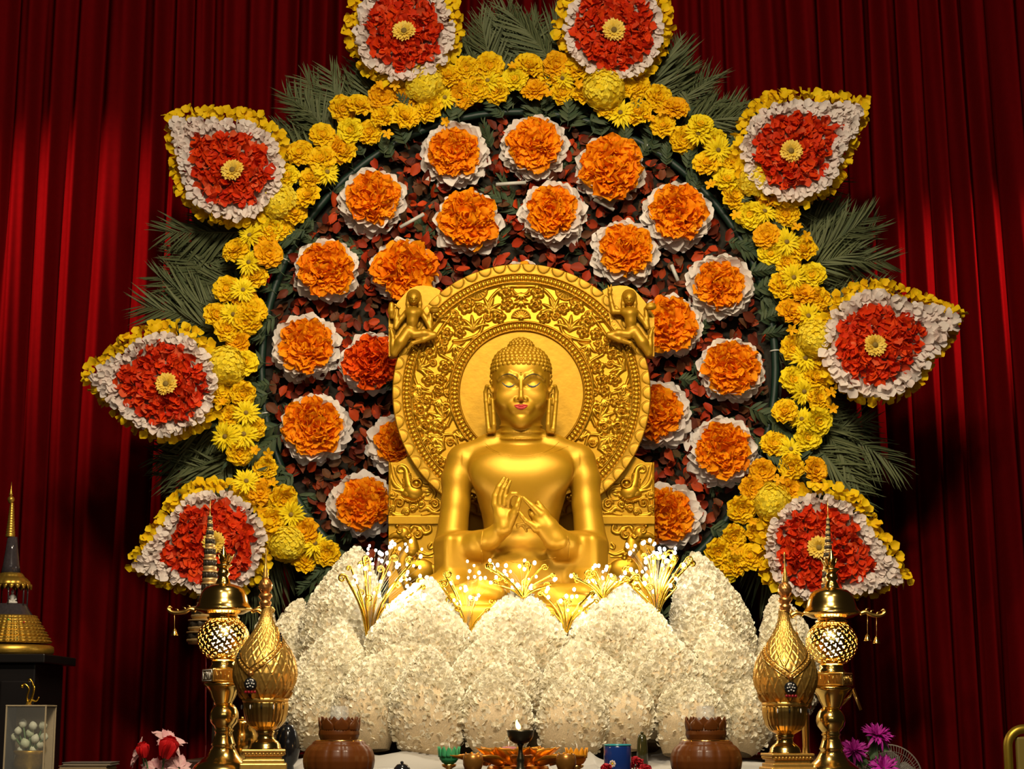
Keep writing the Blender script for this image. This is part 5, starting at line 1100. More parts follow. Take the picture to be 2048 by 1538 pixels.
tower(420, -1.35, 'slim cream-gold tiered tower with needle tip behind the brass lantern', 992, [(1032, 5), (1046, 6), (1060, 8), (1076, 10), (1096, 12), (1118, 14), (1142, 16), (1166, 18), (1190, 26), (1214, 38), (1240, 44), (1264, 47)], 30, 19)
tower(1656, -1.35, 'slim gold tiered spire rising behind the lantern with two bells', 996, [(1036, 3.5), (1046, 4), (1056, 5), (1066, 5.5), (1078, 6.5), (1090, 8), (1104, 9), (1120, 10), (1140, 12), (1166, 14), (1190, 16)], 16)
def vessel(cx, Y, lab, dy, vx, vslope, seed):
    d = dy; X0 = P(cx, 1340, Y).x; s = S(1340, Y); t = thing('gilded_vessel', lab, 'vessel', (X0, Y, TZ), 'gilded scale-patterned vessels')
    L = lambda rows, **k: lathe_px(cx, Y, [(r, y+d) for r, y in rows], **k)
    MB().add(L([(0.5, 1092), (2.2, 1097), (1, 1101), (1.5, 1118), (3, 1132), (5, 1136), (4, 1140), (6, 1144), (5, 1148), (7, 1152), (5, 1156)], n=16)).build('spire', GILT, t)
    MB().add(L([(5, 1154), (10, 1158), (13.5, 1166), (13, 1174), (9, 1180), (6, 1184)], n=28, fine=26, dr=lambda a, z, q: 0.9*s*np.cos(9*a+z/s*0.5))).build('spire_bulb', GILT_ROSE, t)
    MB().add(L([(6, 1182), (12, 1185), (14, 1190), (11, 1194), (8, 1198), (12, 1201), (12, 1205), (9, 1209), (11, 1213)], n=28)).build('spire_rings', GILT_ROSE, t)
    zs = lambda py: P(cx, py+d, Y).z
    rows = [(9.5, 1210), (10, 1220), (12, 1232), (17, 1246), (25, 1261), (36, 1279), (47, 1295), (56, 1312), (60.5, 1328), (62, 1345), (60, 1360), (55, 1374), (48, 1386), (42, 1392)]
    z_hi, z_lo = zs(1210), zs(1392)
    def scales(a, z, q):
        k = 18; v = (z-z_lo)/(z_hi-z_lo); w_ = np.log(np.clip(1.25-v, 0.12, 2))*12.0
        g = np.abs(np.cos(k*a/2+w_))*np.abs(np.cos(k*a/2-w_)); rdg = np.maximum(np.exp(-((np.cos(k*a/2+w_))/0.20)**2), np.exp(-((np.cos(k*a/2-w_))/0.20)**2))
        aa = np.angle(np.exp(1j*(a+PI/2))); zb = zs(1343)+np.abs(aa-vx)*vslope*s*62; e = (z-zb)/s; band = np.exp(-(e/4.5)**4)*3.0-np.exp(-(e/2.0)**2)*1.4
        up = 1.0
        return s*((3.2*rdg*up+1.5*g)*np.clip(q/(30*s), 0.35, 1)*(1-np.clip(np.exp(-(e/6)**4), 0, 1))+band*(q > 25*s))
    rr = L(rows, n=208, fine=150, dr=scales)
    MB().add(rr).build('scaled_body', GILT, t)
    for off, rad_ in ((7, 1.5), (-7, 1.5)):
        aa = np.linspace(-1.45, 1.45, 60); pyv = 1343-np.abs(aa-vx)*vslope*62-off; rr_ = np.interp(pyv, [q[1] for q in rows], [q[0] for q in rows])+2.2
        MB().add(tube(np.stack([X0+rr_*s*np.sin(aa), Y-rr_*s*np.cos(aa), [zs(q) for q in pyv]], -1), rad_*s, 7)).build('sash_rim', BRASS, t)
    for aa in np.linspace(-1.3, 1.3, 26):
        pyv = 1343-abs(aa-vx)*vslope*62; rr_ = np.interp(pyv, [q[1] for q in rows], [q[0] for q in rows])+3.0; MB().add(ell((X0+rr_*s*math.sin(aa), Y-rr_*s*math.cos(aa), zs(pyv)), (2.2*s, 1.6*s, 2.8*s), 8, 6)).build('sash_bead', ONYX if seed == 1 and abs(aa) > 0.9 else GILT, t)
    # ring of lotus leaves
    me = None
    for k in range(14):
        a = 2*PI*k/14; e = np.array([math.cos(a), math.sin(a), 0]); V_, F_ = petal(5, 6, 0.85, 0.35, 0.9, 0, 0.9, 3, 0.8)
        if me is None: me = mesh_np('lotus_leaf', V_, F_, GILT)
        M_ = frames((np.array([X0, Y, zs(1394)])+e*42*s)[None], (e*0.95+np.array([0, 0, 0.45]))[None], np.array([[0, 0, -1.0]]), [22*s])[0]; o = obj('lotus_leaf', me, t, False, Matrix(M_.tolist()))
        if k == 0: pass
    MB().add(L([(40, 1390), (46, 1394), (46, 1399), (44, 1403)], n=40)).build('cup_rim', GILT, t)
    MB().add(L([(44, 1402), (44, 1412), (42, 1426), (38, 1440), (30, 1450), (20, 1456), (15, 1459)], n=144, fine=40, dr=lambda a, z, q: 1.3*s*np.abs(np.cos(14*a))**0.7*np.clip(q/(30*s), 0, 1))).build('fluted_cup', BRASS_SATIN, t)
    MB().add(L([(14, 1457), (19, 1460), (17, 1464), (16, 1470), (18, 1475), (25, 1480), (30, 1486), (31, 1492), (34, 1495), (30, 1498)], n=36)).build('stem', BRASS, t)
    bt = [(1496, 1500, 43), (1500, 1508, 40), (1508, 1516, 36), (1516, 1524, 41)]
    mb = MB()
    for (a, b, r) in bt: mb.add(cbox((X0, Y, (zs(a)+zs(b))/2), (r*s, r*s, (zs(a)-zs(b))/2+0.001), 1.5*s, R(8)))
    zl = zs(1523); mb.add(cbox((X0, Y, (zl+TZ)/2), (46*s, 46*s, (zl-TZ)/2), 2*s, R(8))); mb.build('stepped_base', GILT, t, False)
    bd = MB()
    for k in range(11):
        for f in range(4): a = R(8)+f*PI/2; p = np.array([X0, Y, zs(1504)])+np.array([math.cos(a), math.sin(a), 0])*((k-5)*7*s)+np.array([math.sin(a), -math.cos(a), 0])*40.5*s; bd.add(ell(p, (2.8*s,)*3, 8, 5))
    bd.build('bead_row', GILT, t, True, True)
    # jewel on the front
    jx = X0+62*s*math.sin(vx*0.9); jy = Y-62*s*math.cos(vx*0.9)
    MB().add(ell((jx, jy, zs(1366)), (13*s, 5*s, 13*s), 16, 8)).build('jewel_mount', ONYX, t)
    for (u, v_) in ((-5, 6), (0, 8), (5, 6), (-7, 0), (7, 0), (-3, 1), (3, 1), (-5, -6), (0, -4), (5, -6)):
        MB().add(ell((jx+u*s, jy-5*s, zs(1366)+v_*s), (1.8*s,)*3, 8, 6)).build('pearl', PEARL, t)
    for u in (-9, -3, 3, 9): MB().add(ell((jx+u*s, jy-2*s, zs(1382)), (3*s, 2.4*s, 3*s), 8, 6)).build('ruby', RUBY, t)
    MB().add(ell((jx, jy-4*s, zs(1345)), (6*s, 4*s, 5*s), 12, 7)).build('rosette', GILT_ROSE, t)
    for k in range(12): a = 2*PI*k/12; MB().add(ell((X0+46*s*math.cos(a), Y+46*s*math.sin(a), zs(1411)), (1.6*s, 1.6*s, 5*s), 8, 6)).build('drop', ONYX if k % 2 else PEARL, t)
vessel(531, -1.95, 'rose-gold scaled vessel with slanting sash, in front of the lantern and the tiered tower', 3, -0.38, 0.75, 1)
vessel(1570, -1.95, 'gold scaled vessel with V-shaped sash, in front of the lantern with two bells', 11, 0.02, 0.70, 2)
# ------------------------------------------------------------------ offerings along the front of the altar
AMBER = mat('amber_glass', (0.15, 0.042, 0.007), 0.36, 0.0, 40, 0.12, coat=0.15, transl=0.2, spec=0.35); GLASS = mat('clear_glass', (0.8, 0.8, 0.75), 0.03, alpha=0.16, coat=0.5)
def lotus_jar(cx, lab, Y=-2.0):
    X0 = P(cx, 1500, Y).x; s = S(1500, Y); z = lambda py: P(cx, py, Y).z; t = thing('lotus_jar', lab, 'jar', (X0, Y, TZ), 'amber lotus jars')
    lob = lambda a, zz, q: -2.2*s*np.abs(np.cos(7*a))**10*np.clip((q-40*s)/(20*s), 0, 1)
    V, Fs = lathe_px(cx, Y, [(48, 1481), (53, 1484), (54, 1487), (60, 1490), (67, 1497), (71, 1507), (72, 1516), (70, 1527), (64, 1538), (55, 1547), (46, 1551)], n=112, fine=46, dr=lob); zb = z(1551); V[:, 2] = TZ+0.002+(V[:, 2]-zb)*(z(1481)-TZ-0.002)/(z(1481)-zb)
    obj('body', mesh_np('body', V, Fs, AMBER), t)
    MB().add(lathe_px(cx, Y, [(47.5, 1480), (49, 1481.5), (48, 1483)], n=48)).build('gold_rim', BRASS, t)
    MB().add(lathe_px(cx, Y, [(33, 1449), (37, 1454), (40, 1462), (40.5, 1469), (38, 1476), (36, 1480), (40, 1482)], n=84, fine=24, dr=lambda a, zz, q: 0.5*s*np.cos(42*a))).build('upper_cup', AMBER, t)
    for row, (n_, r0, zz, L_, out) in enumerate(((8, 38, 1462, 27, 0.28), (8, 36, 1458, 25, 0.10))):
        for k in range(n_):
            a = 2*PI*(k+0.5*row)/n_+0.2; e = np.array([math.cos(a), math.sin(a), 0]); V_, F_ = petal(7, 7, 1.15, 0.22, -0.35 if row == 0 else -0.1, 0, 1.0, 4, 0.85)
            M_ = frames((np.array([X0, Y, z(zz)])+e*r0*s)[None], (np.array([0, 0, 1])+e*out)[None], -e[None], [L_*s]); o = obj('petal', mesh_np('petal', *scatter((V_, F_), M_), AMBER), t); o.modifiers.new('th', 'SOLIDIFY').thickness = 1.6*s
    V_, F_ = lathe([(19*s, z(1450)), (19.5*s, z(1440)), (18*s, z(1412)), (17*s, z(1412)), (18.3*s, z(1440)), (18*s, z(1449))], 32, (X0, Y), None, True); obj('glass_chimney', mesh_np('glass_chimney', V_, F_, GLASS), t)
lotus_jar(678, 'amber lotus-shaped jar with petal crown, beside the rose-gold vessel'); lotus_jar(1412, 'amber lotus-shaped jar with clear glass chimney, between the blue jar and the V-sashed vessel')
# oil lamp
BRONZE = mat('dark_bronze', (0.09, 0.075, 0.045), 0.30, 0.85, 60, 0.15); ORMOLU = mat('orange_gold', (0.80, 0.33, 0.03), 0.30, 0.75, 60, 0.15)
FLAME = mat('flame', (1, 0.7, 0.2), 0.5, emit=(1.0, 0.62, 0.16), estr=5); FLAME.cycles.emission_sampling = 'NONE'; FLAME2 = mat('flame_tip', (1, 0.6, 0.1), 0.5, emit=(1.0, 0.42, 0.06), estr=7)
Y = -2.16; s = S(1490, Y); X0 = P(1041, 1490, Y).x
t = thing('oil_lamp', 'dark bronze stemmed oil lamp with a burning flame in the middle of the altar', 'lamp', (X0, Y, TZ))
V, Fs = lathe_px(1041, Y, [(24, 1466), (25.5, 1460), (27.5, 1460), (27, 1464), (25.5, 1473), (21, 1481), (13, 1486), (7, 1488)], n=40); obj('bowl', mesh_np('bowl', V, Fs, BRONZE), t)
V, Fs = lathe_px(1041, Y, [(5, 1487), (7.5, 1489), (5, 1492), (4, 1498), (5, 1507), (7.5, 1517), (8, 1521), (6, 1525), (8, 1528), (7, 1532), (16, 1540), (22, 1546), (24, 1552)], n=32); zb = V[:, 2].min(); V[:, 2] = np.where(V[:, 2] < P(1041, 1534, Y).z, TZ+0.001+(V[:, 2]-zb)*(P(1041, 1534, Y).z-TZ)/(P(1041, 1534, Y).z-zb), V[:, 2]); obj('stem', mesh_np('stem', V, Fs, BRONZE), t)
MB().add(lathe_px(1041, Y, [(0.5, 1464), (25, 1464.6), (25, 1466)], n=32)).build('oil', mat('oil', (0.10, 0.05, 0.01), 0.08), t)
MB().add(tube(PV([1041, 1040, 1038], [1466, 1461, 1457], Y), 1.6*s, 6)).build('wick', ONYX, t)
q = spline([(1039, 1459), (1036, 1452), (1033.5, 1444), (1034.5, 1438)], 12); MB().add(tube(PV(q[:, 0], q[:, 1], Y), np.array([2, 4, 4.8, 5, 4.8, 4.2, 3.5, 2.8, 2.1, 1.4, .8, .2])*s, 12)).build('flame', FLAME, t)
lamp('POINT', P(1036, 1447, Y-0.02), None, 2.0, (1, 0.55, 0.2), 0.02)
# gilt lotus tray, petals bent up
Y = -1.88; s = S(1520, Y); X0 = P(1036, 1520, Y).x; zc = P(1036, 1529, Y).z
t = thing('lotus_tray', 'orange-gold metal lotus tray with folded petals round the oil lamp', 'tray', (X0, Y, TZ))
V_, F_ = lathe([(70*s, TZ+0.001), (72*s, TZ+0.006), (60*s, zc-0.006), (50*s, zc-0.004), (0.002, zc-0.004)], 40, (X0, Y), None, False); obj('tray_dish', mesh_np('tray_dish', V_, F_, ORMOLU), t)
for row, (n_, r0, L_, up, wd) in enumerate(((8, 42, 58, 0.72, 1.1), (9, 64, 78, 0.22, 0.62))):
    for k in range(n_):
        a = 2*PI*(k+0.5*row)/n_+0.25; e = np.array([math.cos(a), math.sin(a)*0.9, 0]); V_, F_ = petal(7, 8, wd, 0.55, -0.12, 0, 0.75, 6, 0.7)
        M_ = frames((np.array([X0, Y, zc-0.004])+e*r0*s)[None], (e+np.array([0, 0, up]))[None], (np.array([0, 0, 1])-e*up)[None], [L_*s]); o = obj('petal', mesh_np('petal', *scatter((V_, F_), M_), ORMOLU), t); o.modifiers.new('th', 'SOLIDIFY').thickness = 1.2*s
def shift_lathe(cx, Y, rows, n=32, foot=None, dr=None, fine=None):
    """lathe whose last row is set down on the surface at height foot"""
    V, Fs = lathe_px(cx, Y, rows, n, dr, fine); zt, zb = V[:, 2].max(), V[:, 2].min()
    if foot is not None: V[:, 2] = foot+(V[:, 2]-zb)*(zt-foot)/(zt-zb)
    return V, Fs
for cx, lab in ((946, 'small round amber-gold bowl at the green candle end of the lotus tray'), (1132, 'small round amber-gold bowl at the yellow candle end of the lotus tray')):
    Y = -2.14; t = thing('small_bowl', lab, 'bowl', (P(cx, 1520, Y).x, Y, TZ), 'small amber bowls by the lotus tray')
    obj('bowl_body', mesh_np('bowl_body', *shift_lathe(cx, Y, [(14, 1510), (15, 1507), (18, 1508), (20.5, 1514), (20, 1521), (16, 1528), (11, 1531), (12, 1534), (17, 1545)], 32, TZ+0.001), mat('bowl_amber', (0.36, 0.15, 0.025), 0.3, 0.6, 60, 0.2)), t)
    for k in range(7): a = 2*PI*k/7; e = np.array([math.cos(a), math.sin(a), 0]); s = S(1510, Y); M_ = frames((np.array([P(cx, 1510, Y).x, Y, P(cx, 1513, Y).z])+e*17*s)[None], (np.array([0, 0, 1])-e*0.2)[None], -e[None], [9*s]); V_, F_ = petal(4, 4, 1.2, 0.2, 0.1, 0, 0.8, 3, 0.9); obj('rim_petal', mesh_np('rim_petal', *scatter((V_, F_), M_), ORMOLU), t).modifiers.new('th', 'SOLIDIFY').thickness = 0.001
def tulip_candle(cx, Y, lab, m, wax, top=1495):
    s = S(1510, Y); X0 = P(cx, 1510, Y).x; t = thing('lotus_candle', lab, 'candle', (X0, Y, TZ), 'lotus candles on the altar')
    z = lambda py: P(cx, py, Y).z
    obj('candle_cup', mesh_np('candle_cup', *lathe_px(cx, Y, [(17, top+12), (20, top+10), (20.5, top+14), (19, top+24), (14, top+31), (8, top+34)], n=36), m), t)
    for k in range(12):
        a = 2*PI*k/12; e = np.array([math.cos(a), math.sin(a), 0]); V_, F_ = petal(4, 6, 0.45, 0.2, 0.05, 0, 0.7, 5, 0.9); M_ = frames((np.array([X0, Y, z(top+20)])+e*19.6*s)[None], np.array([[0, 0, 1.0]])+0.05*e, -e[None], [21*s])
        obj('petal', mesh_np('petal', *scatter((V_, F_), M_), m), t).modifiers.new('th', 'SOLIDIFY').thickness = 2*s
    MB().add(tube(PV([cx, cx+1, cx], [top+12, top-2, top-9], Y), np.array([1.6, 1.2, .5])*s, 6)).build('wick', wax, t)
    V, Fs = shift_lathe(cx, Y, [(8, top+33), (15, top+34), (14, top+36), (5, top+39), (6, top+44), (14, top+52)], 24, TZ+0.001); obj('gold_foot', mesh_np('gold_foot', V, Fs, BRASS), t)
WAX = mat('wax_wick', (0.75, 0.7, 0.6), 0.6)
tulip_candle(898, -1.86, 'green lotus candle on a gold foot beside the orange-gold tray', mat('green_wax', (0.07, 0.44, 0.18), 0.45, transl=0.3), WAX, 1494)
tulip_candle(1153, -1.86, 'yellow lotus candle on a gold foot beside the blue jar', mat('yellow_wax', (0.90, 0.40, 0.012), 0.45, transl=0.3), WAX, 1496)
Y = -1.80; t = thing('pink_candle', 'small dusty pink candle with white wick behind the lotus tray', 'candle', (P(1018, 1500, Y).x, Y, TZ)); s = S(1500, Y)
obj('candle_body', mesh_np('candle_body', *shift_lathe(1018, Y, [(1, 1493), (12, 1493), (16, 1496), (17, 1502), (17, 1520), (15, 1545)], 28, TZ+0.03), mat('pink_wax', (0.36, 0.12, 0.13), 0.5)), t); MB().add(tube(PV([1017, 1017.5], [1494, 1483], Y), [2*s, 1*s], 6)).build('wick', WAX, t)
# blue jar
BLUE = mat('blue_glass', (0.010, 0.035, 0.20), 0.15, coat=0.6); TEAL = mat('teal_rim', (0.03, 0.26, 0.30), 0.2)
Y = -2.02; cx = 1235; s = S(1500, Y); X0 = P(cx, 1500, Y).x; t = thing('blue_jar', 'dark blue glass jar with teal rim and a pale flower print', 'jar', (X0, Y, TZ))
obj('jar_body', mesh_np('jar_body', *shift_lathe(cx, Y, [(25, 1496), (26, 1490), (27, 1490), (27.5, 1494), (27.5, 1545), (25, 1548)], 40, TZ+0.001), BLUE), t)
MB().add(lathe_px(cx, Y, [(25, 1491.5), (25.6, 1488.4), (27, 1488.2), (28, 1490), (27.6, 1492)], n=40)).build('rim', TEAL, t)
PRINT = mat('pale_print', (0.62, 0.50, 0.44), 0.5); zc = P(cx, 1527, Y).z
for k in range(8):
    a = 2*PI*k/8; ux, uz = -12*s+5*s*math.cos(a), 5*s*math.sin(a); ang = ux/(27.6*s); MB().add(ell((X0+27.5*s*math.sin(ang), Y-27.5*s*math.cos(ang), zc+uz), (2.6*s, 0.5*s, 2.6*s), 10, 6)).build('print_petal', PRINT, t)
ang = -12/27.6; MB().add(ell((X0+27.5*s*math.sin(ang), Y-27.5*s*math.cos(ang), zc), (2.4*s, 0.8*s, 2.4*s), 10, 6)).build('print_centre', YELLOW, t)
# red carnation by the jar
M_DR = meshes(RUFF, 'red_petal', mat('crimson_petal', [(0.42, 0.010, 0.020), (0.55, 0.016, 0.028)], 0.6, transl=0.1))
def carnation(cx, cy, Y, r, lab):
    s = S(cy, Y); t = thing('red_carnation', lab, 'flower', P(cx, cy, Y), 'red carnations at the blue jar'); n_ = 34; k = np.arange(n_)+0.5; e = nz(np.stack([np.sqrt(1-(1-k/n_)**2)*np.cos(k*2.4), np.sqrt(1-(1-k/n_)**2)*np.sin(k*2.4), 1-k/n_], -1))
    pieces('petal', M_DR, frames(np.array(P(cx, cy, Y))+e*r*0.35*s, nz(e+0.5*rand_unit(n_)), nz(rand_unit(n_)+e*0.4), nr.uniform(0.6, 0.85, n_)*r*s), t)
    p = P(cx, cy, Y); MB().add(tube(np.array([[p.x, p.y, p.z], [p.x, p.y, TZ+0.002]]), 0.004, 6)).build('stem', FERN, t)
carnation(1272, 1531, -1.94, 17, 'crimson carnation lying against the blue jar, upper one'); carnation(1213, 1541, -2.10, 13, 'crimson carnation in front of the blue jar foot'); carnation(1290, 1543, -1.98, 14, 'crimson carnation lying beside the blue jar, outer one')
# small dark vessels among the cloth
def dark_pot(name, cx, Y, rows, lab, m=ONYX, foot=TZ+0.001):
    t = thing(name, lab, 'pot', (P(cx, rows[-1][1], Y).x, Y, foot)); obj('pot_body', mesh_np('pot_body', *shift_lathe(cx, Y, rows, 32, foot), m), t); c = rows[0]
    MB().add(lathe_px(cx, Y, [(0.5, c[1]-5), (3, c[1]-4), (3.5, c[1]-1), (2, c[1]+1)], n=14)).build('knob', m, t)
dark_pot('black_lidded_pot', 804, -2.05, [(3, 1527), (10, 1528), (16, 1532), (18, 1537), (19, 1541), (17, 1548)], 'black lidded pot, only its dome showing on the white cloth')
dark_pot('black_urn', 574, -1.62, [(4, 1448), (12, 1450), (20, 1460), (25, 1475), (26, 1488), (22, 1502), (14, 1510), (18, 1530)], 'black rounded urn behind the rose-gold vessel')
dark_pot('brown_bottle', 1284, -1.62, [(4, 1468), (8, 1470), (10, 1478), (11, 1490), (12, 1510)], 'small dark green bottle beside the lotus foot', mat('bottle_green', (0.03, 0.028, 0.008), 0.15), TZ+0.05)
dark_pot('brown_cone', 1249, -1.66, [(2, 1480), (5, 1484), (7, 1492), (8, 1510)], 'small brown cone standing behind the blue jar', mat('cone_brown', (0.10, 0.045, 0.02), 0.5), TZ+0.05)
dark_pot('brass_urn', 484, -1.48, [(12, 1438), (26, 1441), (28, 1446), (24, 1452), (30, 1462), (34, 1474), (30, 1488), (20, 1500), (14, 1508), (26, 1530)], 'brass urn standing between the lantern and the rose-gold vessel', BRASS)
dark_pot('brass_censer', 1612, -1.50, [(10, 1400), (14, 1403), (13, 1412), (8, 1420), (7, 1480), (9, 1500), (24, 1512), (30, 1535)], 'slim brass stand between the V-sashed vessel and the lantern', BRASS_SATIN)
o = MB().add(tube(PV([411, 411], [1302, 1490], -1.30), 1.6*S(1400, -1.3), 6)).add(tube(np.array([P(411, 1490, -1.3)[:], [P(411, 1490, -1.3).x, -1.3, TZ]]), 0.003, 6)).build('red_stick', mat('red_lacquer', (0.45, 0.01, 0.01), 0.4)); tag(o, 'thin upright red stick behind the brass lantern', 'stick')
# ------------------------------------------------------------------ things at the two sides
LACQ = mat('black_lacquer', (0.010, 0.008, 0.008), 0.3, 0, 8, 0.3); GREYG = mat('smoky_crystal', (0.055, 0.045, 0.05), 0.12, 0.2, 80, 0.4)
# cabinet
Y = -0.45; zt = P(60, 1312, Y).z; xl, xr = P(-60, 1312, Y).x, P(122, 1312, Y).x; xc = (xl+xr)/2; hw = (xr-xl)/2
t = thing('lacquer_cabinet', 'black lacquer cabinet with a projecting top under the small stupa', 'cabinet', (xc, Y, 0))
MB().add(cbox((xc, Y, zt-0.02), (hw, 0.30, 0.02), 0.005)).build('top', LACQ, t, False); MB().add(cbox((xc, Y, (zt-0.04)/2+0.03), (hw-0.05, 0.26, (zt-0.04)/2-0.03), 0.006)).build('body', LACQ, t, False)
MB().add(cbox((xc, Y, 0.03), (hw-0.03, 0.28, 0.03), 0.004)).build('plinth_foot', LACQ, t, False)
for k in (-1, 1): d_ = MB().add(cbox((xc+k*(hw-0.05)/2, Y-0.268, (zt-0.1)/2+0.04), ((hw-0.05)/2-0.012, 0.01, (zt-0.1)/2-0.06), 0.006)).build('door', LACQ, t, False); h_ = MB().add(ell((xc+k*0.03, Y-0.29, zt*0.55), (0.012, 0.012, 0.012), 10, 7)).build('knob', BRASS, t); h_.parent = d_; h_.matrix_parent_inverse = Matrix.Identity(4) if False else h_.matrix_parent_inverse
# stupa
cx = 22; Y = -0.5; X0 = P(cx, 1250, Y).x; s = S(1200, Y); z = lambda py: P(cx, py, Y).z
GOLD_DIM = mat('old_gold', (0.55, 0.33, 0.05), 0.38, 0.85, 90, 0.25); t = thing('stupa_model', 'small gold and smoky crystal stupa with needle spire on the black cabinet', 'ornament', (X0, Y, zt))
L = lambda rows, **k: lathe_px(cx, Y, rows, **k)
MB().add(L([(0.4, 964), (1.2, 976), (3, 986), (4, 989), (2, 993)], n=12)).build('spire_tip', GOLD_DIM, t); MB().add(L([(3, 992), (6.5, 996), (7, 1000), (5, 1004), (4, 1007)], n=16)).build('spire_ring', GOLD_DIM, t)
MB().add(L([(3.5, 1006), (5, 1020), (7, 1045), (9, 1068), (10, 1074)], n=20, fine=40, dr=lambda a, zz, q: 0.08*q*np.sin(zz/s*1.2))).build('gold_cone', GOLD_DIM, t); MB().add(L([(10, 1074), (13, 1100), (17, 1130), (21, 1150)], n=8)).build('crystal_cone', GREYG, t)
MB().add(L([(20, 1146), (24, 1150), (26, 1154), (32, 1158), (37, 1164), (38, 1170), (30, 1172), (10, 1172)], n=48, fine=30, dr=lambda a, zz, q: 0.03*q*np.cos(16*a))).build('canopy', GOLD_DIM, t)
for k in range(18): a = 2*PI*k/18; e = np.array([math.cos(a), math.sin(a), 0]); V_, F_ = petal(3, 4, 0.9, 0, 0, 0, 1.0, 2, 0.9); obj('pendant', mesh_np('pendant', *scatter((V_, F_), frames((np.array([X0, Y, z(1169)])+e*37*s)[None], np.array([[0, 0, -1.0]]), e[None], [11*s])), GOLD_DIM), t).modifiers.new('th', 'SOLIDIFY').thickness = 0.001
for k in range(6): a = 2*PI*(k+.5)/6; p = np.array([X0+30*s*math.cos(a), Y+30*s*math.sin(a), 0]); MB().add(tube(np.array([p+[0, 0, z(1212)], p+[0, 0, z(1170)]]), 1.6*s, 6)).build('column', GREYG, t)
MB().add(L([(30, 1208), (32, 1212), (36, 1220), (44, 1231), (46, 1234)], n=32)).build('chamber_floor', GREYG, t)
WF = mat('white_stone', (0.72, 0.68, 0.62), 0.5); mb = MB().add(ell((X0, Y, z(1205)), (11*s, 8*s, 4*s), 14, 8)).add(ell((X0, Y, z(1196)), (5.5*s, 4.5*s, 9*s), 12, 8)).add(ell((X0, Y-1*s, z(1184)), (3*s, 3*s, 4*s), 12, 8)).add(ell((X0, Y, z(1180)), (1.3*s, 1.3*s, 1.6*s), 8, 6))
mb.add(tube(np.array([[X0-5*s, Y, z(1192)], [X0-8*s, Y-2*s, z(1199)], [X0-2*s, Y-6*s, z(1203)]]), 1.7*s, 7)).add(tube(np.array([[X0+5*s, Y, z(1192)], [X0+8*s, Y-2*s, z(1199)], [X0+2*s, Y-6*s, z(1203)]]), 1.7*s, 7)); mb.build('tiny_white_figure', WF, t)
sk = [(46, 1231), (50, 1234), (51, 1238), (53, 1240), (57, 1247), (57, 1250), (61, 1252), (64, 1259), (64, 1262), (68, 1264), (71, 1271), (71, 1274), (75, 1276), (78, 1284), (78, 1287)]
MB().add(L(sk, n=192, fine=90, dr=lambda a, zz, q: 0.05*q*np.abs(np.cos(20*a))**0.6*np.abs(np.sin(zz/s*0.5)))).build('stepped_skirt', GOLD_DIM, t); V, Fs = L([(78, 1286), (83, 1289), (84, 1300), (80, 1306)], n=48); zb = V[:, 2].min(); V[:, 2] = zt+0.001+(V[:, 2]-zb); obj('base_ring', mesh_np('base_ring', V, Fs, GOLD_DIM), t)
for (a, c, m) in ((-80, 1242, (0.05, 0.5, 0.1)), (-50, 1247, (0.6, 0.02, 0.03)), (-110, 1262, (0.6, 0.02, 0.03)), (-65, 1280, (0.5, 0.4, 0.1))):
    r_ = np.interp(c, [q[1] for q in sk], [q[0] for q in sk])+1.5; MB().add(ell((X0+r_*s*math.cos(R(a)), Y+r_*s*math.sin(R(a)), z(c)), (1.8*s,)*3, 8, 6)).build('gem', mat('gem', m, 0.1), t)
# side table with glass case of lotus buds, papers
Y = -1.3; ZS = P(60, 1552, Y).z; xl, xr = P(-40, 1540, Y).x, P(240, 1540, Y).x; t = thing('side_table', 'low dark side table below the cabinet, carrying the glass case and papers', 'table', ((xl+xr)/2, Y, 0))
MB().add(cbox(((xl+xr)/2, Y, ZS-0.015), ((xr-xl)/2, 0.25, 0.015), 0.004)).build('table_top', LACQ, t, False)
for sx in (-1, 1):
    for sy in (-1, 1): MB().add(cbox(((xl+xr)/2+sx*((xr-xl)/2-0.04), Y+sy*0.2, (ZS-0.03)/2), (0.02, 0.02, (ZS-0.03)/2), 0.003)).build('leg', LACQ, t, False)
x0, x1 = P(20, 1500, Y).x, P(98, 1500, Y).x; zc1 = P(60, 1413, Y).z; cxw = (x0+x1)/2; hw = (x1-x0)/2; s = S(1480, Y)
t = thing('glass_case', 'glass case holding white lotus buds in a gold pot', 'case', (cxw, Y, ZS)); PANE = mat('case_glass', (0.7, 0.7, 0.65), 0.05, alpha=0.06); CREAM = mat('cream_frame', (0.42, 0.33, 0.20), 0.5)
for sx in (-1, 1):
    for sy in (-1, 1): MB().add(cbox((cxw+sx*hw, Y+sy*hw, (ZS+zc1)/2), (0.003, 0.003, (zc1-ZS)/2), 0)).build('corner_strip', CREAM, t, False)
for sy in (-1, 1): MB().add(cbox((cxw, Y+sy*hw, (ZS+zc1)/2), (hw, 0.0012, (zc1-ZS)/2), 0)).build('glass_pane', PANE, t, False); MB().add(cbox((cxw+sy*hw, Y, (ZS+zc1)/2), (0.0012, hw, (zc1-ZS)/2), 0)).build('glass_pane', PANE, t, False)
MB().add(cbox((cxw, Y, zc1+0.003), (hw+0.004, hw+0.004, 0.003), 0.001)).build('case_lid', CREAM, t, False); MB().add(cbox((cxw, Y+hw*0.9, (ZS+zc1)/2), (hw*0.96, 0.002, (zc1-ZS)/2*0.98), 0)).build('back_board', CREAM, t, False)
